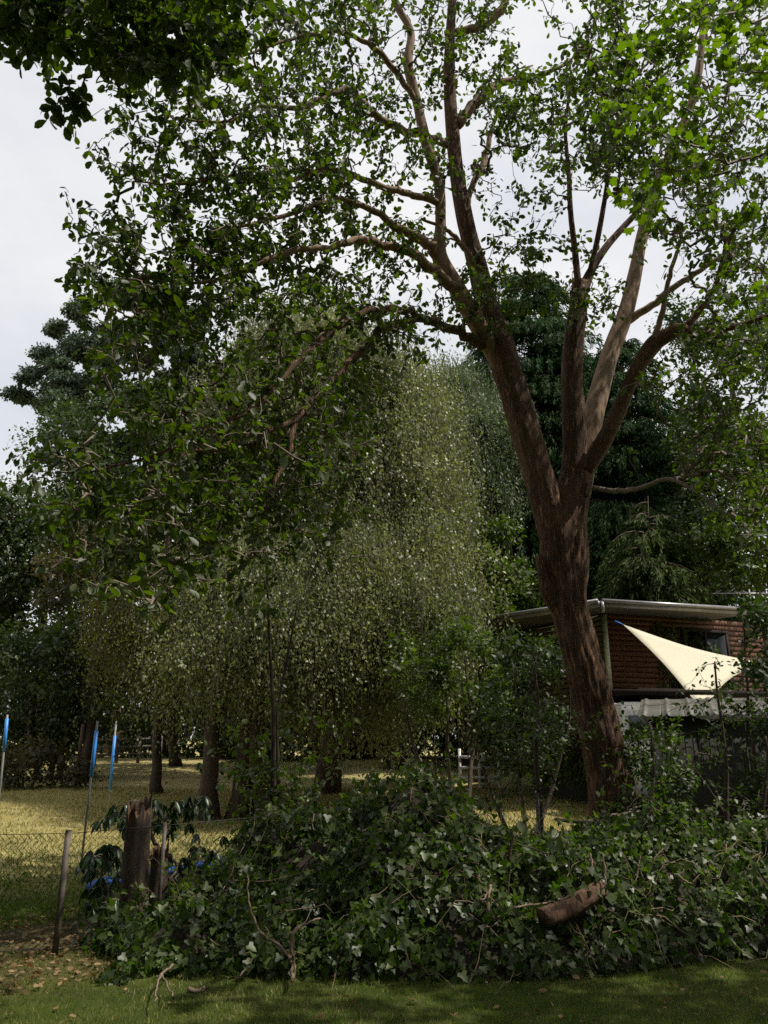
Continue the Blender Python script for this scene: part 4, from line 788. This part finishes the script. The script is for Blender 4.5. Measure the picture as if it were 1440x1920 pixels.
# ------------------------------------------------------------------ stump and drooping shrub
def jag_stump(base, top, r0, r1, name, label, mat):
    base = np.array(base); top = np.array(top); k = 30; n = 18; V = []; q = []
    t = empty(name, tuple(base), label, 'stump')
    for i in range(n):
        u = i/(n-1); c = base*(1-u)+top*u; r = r0*(1-u)+r1*u; r *= 1+0.45*math.exp(-u*14)
        for j in range(k):
            a_ = j*2*math.pi/k; f = 1+0.16*mn.noise(Vector((math.cos(a_)*2.4, math.sin(a_)*2.4, u*1.4)))+0.30*(abs(mn.noise(Vector((math.cos(a_)*7, math.sin(a_)*7, u*1.2))))-0.2)
            z = c[2]
            if u > 0.72: z += (u-0.72)/0.28*0.24*(mn.noise(Vector((math.cos(a_)*3.1, math.sin(a_)*3.1, 5)))*1.3-0.15+0.3*mn.noise(Vector((math.cos(a_)*11, math.sin(a_)*11, 9))))
            V.append((c[0]+math.cos(a_)*r*f, c[1]+math.sin(a_)*r*f, z))
    for i in range(n-1):
        for j in range(k): q.append((i*k+j, i*k+(j+1) % k, (i+1)*k+(j+1) % k, (i+1)*k+j))
    MB().add(V, q).build('bark', mat, t, True)
    V = [V[(n-1)*k+j] for j in range(k)]; V2 = [(top[0]+(v[0]-top[0])*0.55, top[1]+(v[1]-top[1])*0.55, top[2]-0.06+0.05*rnd.random()) for v in V]
    V3 = V+V2+[(top[0], top[1], top[2]+0.02)]
    MB().add(V3, [(j, (j+1) % k, k+(j+1) % k, k+j) for j in range(k)], [(k+j, k+(j+1) % k, 2*k) for j in range(k)]).build('heartwood', M['wood'], t)
    for s in range(7):
        a_ = s*0.9; h = 0.03+0.09*rnd.random(); x = top[0]+math.cos(a_)*r1*0.55; y = top[1]+math.sin(a_)*r1*0.55
        MB().tube([(x, y, top[2]-0.1), (x+rnd.uniform(-.01, .01), y, top[2]+h*0.5), (x, y, top[2]+h)], [0.03, 0.02, 0.004], 5).build('splinter', M['wood'], t)
    return t
sb_ = P(246, 1735, 8.1); sb_.z = -0.05; st_ = P(262, 1515, 8.1)
jag_stump(tuple(sb_), tuple(st_), 0.13, 0.11, 'broken_stump', 'jagged broken tree stump standing at the wire fence', M['darkbark'])
sb_ = P(298, 1700, 8.6); sb_.z = -0.05; st_ = P(300, 1600, 8.6)
jag_stump(tuple(sb_), tuple(st_), 0.10, 0.08, 'thin_stump', 'short dark stump just right of the jagged stump', M['darkbark'])
rh = P(230, 1700, 8.7); rh.z = float(gh(rh.x, rh.y)); t = empty('drooping_shrub', tuple(rh), 'open shrub with long dark drooping leaves around the jagged stump', 'shrub')
tg = np.concatenate([targets([(160, 1540), (230, 1500), (330, 1490), (400, 1490), (420, 1520), (330, 1540), (230, 1560)], 44, lambda x, y: 8.8+0*x, 0.25), targets([(140, 1600), (230, 1570), (230, 1700), (160, 1700)], 44, lambda x, y: 8.6+0*x, 0.3), targets([(300, 1580), (390, 1600), (430, 1650), (400, 1710), (300, 1700)], 60, lambda x, y: 8.9+0*x, 0.25)])
st0 = np.array([np.array(rh)+np.array([0.02*i, 0, 0.06*i]) for i in range(8)])
C, Rr = grow(st0, np.tile([0, 0, 1.0], (8, 1)), tg, 7, 0.06, 0.1, 0.004, 0.45)
link('stems', chains_mesh('stems', C, Rr, M['twig'], 5), t)
tips = C[:, -1]; n = 9; ang = R.rand(len(tips), n)*6.28; pt = np.repeat(tips[:, None], n, 1)
D = norm(np.stack([np.cos(ang)*0.5, np.sin(ang)*0.5, -0.85+0.25*R.randn(len(tips), n)], -1)).reshape(-1, 3); Nn = norm(np.stack([np.cos(ang), np.sin(ang), 0.7+0*ang], -1)).reshape(-1, 3)
leaf_parts(T_ovate(0.17), pt.reshape(-1, 3), D, Nn, 0.135*(0.7+0.5*R.rand(len(D))), M['rhodo'], t, 300)

# ------------------------------------------------------------------ ivy mound
cr_px = np.array([(60, 1850), (180, 1800), (300, 1725), (400, 1640), (470, 1600), (560, 1570), (640, 1545), (700, 1490), (770, 1458), (840, 1482), (900, 1548), (1000, 1572), (1100, 1578), (1200, 1572), (1300, 1585), (1440, 1590), (1700, 1590), (2000, 1650)], float)
cw = PW(cr_px[:, 0], cr_px[:, 1], 8.6)
fr_px = np.array([(60, 1862), (180, 1868), (300, 1865), (380, 1835), (560, 1838), (700, 1842), (900, 1845), (1100, 1835), (1440, 1800), (2000, 1790)], float)
fy = []
for x_, y_ in fr_px: 
    v_ = (960-y_)/F; fy.append(-CH/((math.sin(TH)+v_*math.cos(TH))/(math.cos(TH)-v_*math.sin(TH))))
fx = (fr_px[:, 0]-720)/F*np.array(fy)/1.13
def mound(x, y):
    cz = np.interp(x, cw[:, 0], cw[:, 2]); f0 = np.interp(x, fx, fy); u = np.clip((y-f0)/(8.6-f0), 0, 1); z = cz*(0.62*(1-(1-u)**2.0)**0.9+0.38*u)
    bk = np.clip((y-8.6)/np.interp(x, [-3, 0, 1, 2.5, 6], [0.7, 0.9, 1.0, 3.0, 3.5]), 0, 1); z = z*(1-bk**1.6)
    n1 = 0.20*np.sin(x*2.3+1.3*np.sin(y*1.7))*np.sin(y*2.9+x)+0.12*np.sin(x*6.1+y*2.2)*np.cos(y*5.3-x*1.4)
    ed = np.clip((x-cw[0, 0])/0.8, 0, 1)
    return np.maximum(z+n1*np.clip(u*2, 0, 1)*(1-bk), 0)*ed
def onmound(px, py, off=0.06):
    for d in np.arange(5.6, 10.5, 0.04):
        q = P(px, py, d)
        if q.z <= float(mound(q.x, q.y))+float(gh(q.x, q.y))+off: return d
    return 8.6
mx_ = np.linspace(-3.4, 8, 150); my_ = np.linspace(6.0, 12, 80); X, Y = np.meshgrid(mx_, my_); Z = mound(X, Y)-0.12+gh(X, Y)
idx = np.arange(X.size).reshape(X.shape); q = np.stack([idx[:-1, :-1], idx[:-1, 1:], idx[1:, 1:], idx[1:, :-1]], -1).reshape(-1, 4)
ivy = empty('ivy_mound', (0.5, 8.2, 0), 'wide mound of dark ivy sprawling over the fence and the tree foot', 'ivy')
link('bank', npmesh('bank', np.stack([X, Y, Z], -1).reshape(-1, 3), q, M['soil'], True), ivy)
n = 68000; x = R.rand(n)*10-3.3; y = 6.2+R.rand(n)**1.1*4.8; z0 = mound(x, y); hol = np.sin(x*3.7+1.5*np.sin(y*3.3))*np.sin(y*4.9+x*2.1+1)+0.5*np.sin(x*9+y*7); keep = (z0 > 0.05) & ((hol > -0.35) | (R.rand(n) < 0.5))
x, y, z0 = x[keep], y[keep], z0[keep]; n = len(x)
e = 0.05; gxn = (mound(x+e, y)-mound(x-e, y))/(2*e); gyn = (mound(x, y+e)-mound(x, y-e))/(2*e); nr = norm(np.stack([-gxn, -gyn, np.ones(n)], -1))
tuft = np.clip(np.sin(x*4.3+2*np.sin(y*2.1))*np.sin(y*5.7+x*2), -0.3, 1)
p = np.stack([x, y, z0+gh(x, y)-0.06], -1)+nr*(R.rand(n, 1)**1.6*(0.17+0.20*tuft[:, None]))
Nn = norm(nr*0.9+R.randn(n, 3)*0.5+np.array([0, -0.2, 0.2])); D = norm(R.randn(n, 3)*0.6+np.array([0, -0.3, -0.7])+nr*0.1)
leaf_parts(T_IV, p, D, Nn, 0.066*(0.55+0.7*R.rand(n)), M['ivy'], ivy, 300, 6)
# upright shoots along the crest and flanks
m_ = 420; sx_ = R.rand(m_)*8.4-2.6; sy_ = 6.9+R.rand(m_)*2.6; sz_ = mound(sx_, sy_)+gh(sx_, sy_); kp = mound(sx_, sy_) > 0.25; sx_, sy_, sz_ = sx_[kp], sy_[kp], sz_[kp]; m_ = len(sx_); kk = np.linspace(0, 1, 6)[None, :, None]
b0 = np.stack([sx_, sy_, sz_-0.05], -1)[:, None]; ln = (0.15+0.35*R.rand(m_)**2)[:, None, None]; lean = R.randn(m_, 1, 3)*np.array([0.5, 0.4, 0])
CC = b0+ln*kk*np.array([0, 0, 1.0])+lean*ln*kk**2; link('shoots', chains_mesh('shoots', CC, np.tile(np.linspace(0.004, 0.0015, 6), (m_, 1)), M['twig'], 3), ivy)['kind'] = 'stuff'
sp, sd_, sn, ss = spray_leaves(CC, 7, 0.065, 0.08, 0.2, 0.8); link('shoot_leaves', leaves_mesh('shoot_leaves', T_IV, sp, sd_, sn, ss, M['green']), ivy)['kind'] = 'stuff'
# trailing stems over the mound
CC = []
for i in range(130):
    x0 = rnd.uniform(-1.5, 5.2); y0 = rnd.uniform(6.8, 9.2); a_ = rnd.uniform(0, 6.28); c = []
    for k in range(9):
        z = float(mound(x0, y0))+float(gh(x0, y0)); 
        c.append((x0, y0, z+0.05+0.10*math.sin(k*0.5)*rnd.random())); a_ += rnd.uniform(-.5, .5); x0 += math.cos(a_)*0.11; y0 += math.sin(a_)*0.08
    CC.append(c)
CC = np.array(CC); link('stems', chains_mesh('stems', CC, np.tile(np.linspace(0.0045, 0.002, 9), (len(CC), 1)), M['pale'], 4), ivy)['kind'] = 'stuff'

# ------------------------------------------------------------------ saplings, bare stems, logs
def sapling(name, label, rows, sets, leafn, size, tpl, mat, cat='sapling', spread=0.12, r0=0.0022, bark='darkbark', cap=300, droop=0.3):
    a_ = catmull(rows, 5); pp_ = PW(a_[:, 0], a_[:, 1], a_[:, 2]); rr = a_[:, 3]*a_[:, 2]/F; b = pp_[0]
    t = empty(name, (b[0], b[1], float(gh(b[0], b[1]))), label, cat); MB().tube(pp_, rr, 8).build('stem', M[bark], t, True)
    C, Rr = grow(pp_, norm(np.gradient(pp_, axis=0)), np.concatenate(sets), 6, 0.05, 0.1, r0, 0.5); link('twigs', chains_mesh('twigs', C, Rr, M[bark], 4), t)['kind'] = 'stuff'
    p, D, N2, s = spray_leaves(C, leafn, size, spread, droop); leaf_parts(tpl, p, D, N2, s, mat, t, cap, 6); return t
c_ = lambda d: (lambda x, y: d+0*x)
sapling('sapling', 'slender sapling with fresh leaves rising from the ivy in front of the birch stems', [(500, 1640, 9.6, 5), (505, 1560, 9.6, 5), (512, 1450, 9.6, 4.5), (512, 1330, 9.6, 4), (505, 1200, 9.6, 3), (500, 1060, 9.6, 2)],
 [targets([(440, 1370), (560, 1340), (620, 1400), (590, 1480), (500, 1560), (420, 1500)], 110, c_(9.6), 0.4), targets([(470, 1480), (590, 1480), (560, 1600), (470, 1590)], 40, c_(9.5), 0.3), targets([(470, 1100), (540, 1100), (530, 1250), (480, 1250)], 8, c_(9.6), 0.2)], 8, 0.085, T_OV, M['green'])
sapling('sapling', 'forked bare whip standing beside the fresh leaved sapling', [(520, 1560, 9.9, 4), (522, 1450, 9.9, 4), (520, 1340, 9.9, 3), (545, 1200, 9.9, 2), (560, 1120, 9.9, 1.5)], [targets([(500, 1150), (570, 1150), (560, 1420), (500, 1420)], 12, c_(9.9), 0.2)], 2, 0.06, T_OV, M['green'])
sapling('sapling', 'dark twiggy sapling silhouetted against the shed and sail', [(1362, 1600, 9.4, 5), (1362, 1500, 9.4, 4.5), (1362, 1440, 9.4, 4), (1355, 1370, 9.4, 3), (1345, 1300, 9.4, 2.5), (1340, 1240, 9.4, 1.5)],
 [targets([(1290, 1290), (1340, 1240), (1400, 1270), (1420, 1340), (1400, 1420), (1330, 1440), (1270, 1390), (1260, 1320)], 60, c_(9.4), 0.25), targets([(1230, 1340), (1300, 1400), (1280, 1480), (1240, 1420)], 16, c_(9.3), 0.2)], 7, 0.055, T_OV, M['dark'])
sapling('sapling', 'pale barked young stems left of the leaning trunk foot', [(1015, 1580, 10.0, 5), (1012, 1500, 10.0, 4.5), (1005, 1420, 10, 4), (1010, 1330, 10, 3), (1000, 1240, 10, 2)],
 [targets([(940, 1250), (1050, 1230), (1060, 1500), (960, 1520), (900, 1440)], 110, c_(10.0), 0.4)], 8, 0.06, T_OV, M['dark'])
sapling('sapling', 'low leafy shoots in the shade right of the trunk foot', [(1215, 1600, 10.2, 5), (1220, 1520, 10.2, 4.5), (1225, 1440, 10.2, 3), (1220, 1360, 10.2, 2)],
 [targets([(1170, 1380), (1250, 1350), (1270, 1540), (1190, 1550)], 110, c_(10.2), 0.35)], 9, 0.065, T_OV, M['ivy'])
sapling('sapling', 'tangled dark shoots growing before the shed wall', [(1420, 1620, 9.2, 5), (1430, 1520, 9.2, 4), (1440, 1430, 9.2, 3), (1435, 1380, 9.2, 2)],
 [targets([(1380, 1430), (1470, 1400), (1470, 1600), (1290, 1600), (1300, 1530)], 110, c_(9.2), 0.35)], 9, 0.06, T_OV, M['dark'])
sapling('seedling', 'large pale leaves on upright green shoots above the ivy, left of the log', [(950, 1720, 7.5, 4), (952, 1660, 7.5, 3.5), (956, 1600, 7.5, 3), (965, 1560, 7.5, 2)],
 [targets([(900, 1560), (1060, 1560), (1060, 1640), (960, 1680), (900, 1630)], 26, c_(7.5), 0.2)], 5, 0.11, T_OV, M['green'], 'plant')
sapling('seedling', 'upright pale green shoots in the middle of the ivy mound', [(735, 1640, 7.9, 4), (738, 1600, 7.9, 3.5), (742, 1560, 7.9, 3), (745, 1530, 7.9, 2)],
 [targets([(705, 1530), (780, 1530), (770, 1620), (715, 1630)], 16, c_(7.9), 0.15)], 5, 0.10, T_OV, M['green'], 'plant')
def bare(label, stems, mat='pale', cat='dead stems', name='bare_stems', lay=True):
    p = P(*stems[0][0][:3]); t = empty(name, tuple(p), label, cat)
    for s in stems:
        a_ = catmull(s, 5)
        if lay: a_[:, 2] = [min(d_, onmound(x_, y_, 0.10)) for x_, y_, d_ in a_[:, :3]]; a_[1:-1, 2] = (a_[:-2, 2]+a_[1:-1, 2]+a_[2:, 2])/3
        pp_ = PW(a_[:, 0], a_[:, 1], a_[:, 2]); pp_[1:-1] += R.randn(len(pp_)-2, 3)*0.006; MB().tube(pp_, a_[:, 3]*a_[:, 2]/F, 6).build('stem', M[mat], t, True)
    return t
bare('bundle of bare pale stems bending over the front of the ivy', [[(548, 1840, 6.75, 3), (546, 1790, 6.8, 3.5), (552, 1750, 6.85, 3), (575, 1730, 6.95, 2), (600, 1722, 7.1, 1.5)], [(546, 1800, 6.8, 3), (520, 1770, 6.8, 2.5), (490, 1750, 6.85, 2), (470, 1700, 7.1, 1.5), (464, 1640, 7.5, 1.2)], [(552, 1830, 6.7, 2), (550, 1790, 6.72, 2), (540, 1765, 6.7, 1.5)], [(450, 1830, 6.7, 1.5), (475, 1800, 6.8, 1.8), (500, 1785, 6.85, 1.8)]])
bare('two curved dead stems with a stub near the bottom left', [[(290, 1878, 6.5, 1), (293, 1850, 6.5, 1.4), (305, 1825, 6.6, 1.8), (325, 1810, 6.7, 2)], [(305, 1825, 6.6, 1.3), (315, 1850, 6.5, 1.2), (323, 1868, 6.5, 0.9)]])
bare('thin bare upright stems at the right flank of the ivy', [[(918, 1720, 7.2, 3), (916, 1690, 7.2, 3), (920, 1655, 7.25, 2.5), (905, 1690, 7.1, 1.5), (898, 1640, 7.3, 1.5)], [(920, 1725, 7.1, 2), (980, 1700, 7.1, 2), (1040, 1690, 7.2, 1.6)], [(880, 1700, 7.2, 1.5), (920, 1690, 7.15, 1.8), (945, 1705, 7.1, 1.5)]])
bare('curled bare tendrils above the fallen log', [[(1108, 1660, 7.3, 1.5), (1110, 1620, 7.35, 1.5), (1105, 1600, 7.4, 1.3)], [(1130, 1665, 7.2, 1.5), (1136, 1640, 7.25, 1.5), (1130, 1600, 7.3, 1.2)], [(1270, 1640, 7.3, 2), (1290, 1655, 7.25, 1.6), (1305, 1653, 7.2, 1.2)], [(1275, 1648, 7.3, 1.6), (1282, 1630, 7.3, 1)]])
def log(label, a_, b_, r, mat='wood', name='fallen_log', cat='log', k=16):
    a_ = np.array(a_); b_ = np.array(b_); u = np.linspace(0, 1, 9)[:, None]; c = a_*(1-u)+b_*u+np.array([0, 0, -0.02])*np.sin(u*3)
    t = empty(name, tuple(a_), label, cat); MB().tube(c+R.randn(9, 3)*r*0.03, r*(1+0.04*R.randn(9)), k, True, 0.35, 0.12).build('bark', M[mat], t, True)
    d = norm(b_-a_); MB().tube([b_-d*0.01, b_+d*0.006], r*0.86, k).build('cut_end', M['pale'], t); return t
la = P(1018, 1722, onmound(1018, 1722, 0.12)); lb = P(1128, 1666, onmound(1128, 1666, 0.17)); log('reddish fallen log lying slanted on the ivy', tuple(la), tuple(lb), 0.075)
la = P(352, 1862, 6.4); lb = P(382, 1868, 6.4); la.z = 0.03; lb.z = 0.03; log('short pale stick end on the grass at bottom left', tuple(la), tuple(lb), 0.018, 'pale', 'stick', 'stick', 8)
la = P(1030, 1560, 9.2); lb = P(1200, 1535, 9.9); bare('crooked dead branch across the foot of the leaning trunk', [[(1040, 1535, 9.6, 3), (1090, 1542, 9.5, 3.5), (1150, 1530, 9.6, 3.5), (1200, 1520, 9.8, 2.5)], [(1150, 1530, 9.6, 2.5), (1200, 1540, 9.5, 2)], [(1180, 1520, 9.8, 2), (1230, 1500, 10, 1.5)]], 'twig', 'dead branch', 'dead_branch', False)

# ------------------------------------------------------------------ grass and fallen leaves
def blades(x, y, h, mat, name, label, wd=0.07):
    n = len(x); p = np.stack([x, y, gh(x, y)-0.003+0.012*np.sin(x*3.1+np.sin(y*2.3))*np.cos(y*2.7)], -1)
    V = np.array([(-wd, 0, 0), (wd, 0, 0), (0, 1, 0.0)], float); D = norm(R.randn(n, 3)*0.45+np.array([0, 0, 1.0])); Nn = norm(R.randn(n, 3)*np.array([1, 1, .2]))
    o = link(name, leaves_mesh(name, (V, [], [(0, 1, 2)]), p, D, Nn, h, mat, False)); tag(o, label, 'grass', kind='stuff'); return o
n = 90000; y = 5.0+R.rand(n)*2.6; x = (R.rand(n)-0.5)*1.15*y*1.15; k = mound(x, y) < 0.08; x, y = x[k], y[k]
kk = R.rand(len(x)) < 0.72+0.2*np.sin(x*2.1+y)*np.sin(y*3.3)
blades(x[kk], y[kk], 0.035*(0.5+R.rand(kk.sum())), M['grass'], 'grass', 'short mown grass in front of the ivy', 0.06)
blades(x[~kk], y[~kk], 0.03*(0.5+R.rand((~kk).sum())), M['drygrass'], 'dry_grass', 'dead straw mixed into the near grass', 0.06)
n = 150000; y = 8.2+R.rand(n)**1.3*14; x = (R.rand(n)*1.1-0.62)*y*1.05; dryp = np.clip((y-10)/4.5, 0, 1)*0.85+0.12*np.sin(x*1.3+y*0.6); keep = (mound(x, y) < 0.05) & ((np.abs(-0.75*x+0.9*y-9.3) > 1.1)); x, y, dryp = x[keep], y[keep], dryp[keep]
kk = R.rand(len(x)) > dryp
blades(x[kk], y[kk], (0.035+0.002*y[kk])*(0.5+R.rand(kk.sum())), M['grass'], 'grass', 'green grass beyond the wire fence', 0.10)
blades(x[~kk], y[~kk], (0.03+0.002*y[~kk])*(0.5+R.rand((~kk).sum())), M['drygrass'], 'dry_grass', 'straw coloured dry grass on the far lawn', 0.10)
n = 16000; y = 5+R.rand(n)**1.2*13; x = (R.rand(n)-0.5)*0.78*y*1.5; belt = np.abs(-0.75*x+0.9*y-9.3) < 1.7; kp = (belt | (R.rand(n) < 0.05)); x, y = x[kp], y[kp]; n = len(x)
p = np.stack([x, y, np.maximum(gh(x, y), gh(x, y)+mound(x, y)*0)+0.02+0.02*R.rand(n)], -1)
o = link('fallen_leaves', leaves_mesh('fallen_leaves', T_OV, p, norm(R.randn(n, 3)*np.array([1, 1, .15])), norm(R.randn(n, 3)*0.45+np.array([0, 0, 1.0])), 0.052*(0.5+0.9*R.rand(n)), M['litter'])); tag(o, 'brown fallen leaves scattered on the grass and bank', 'leaf litter', kind='stuff')
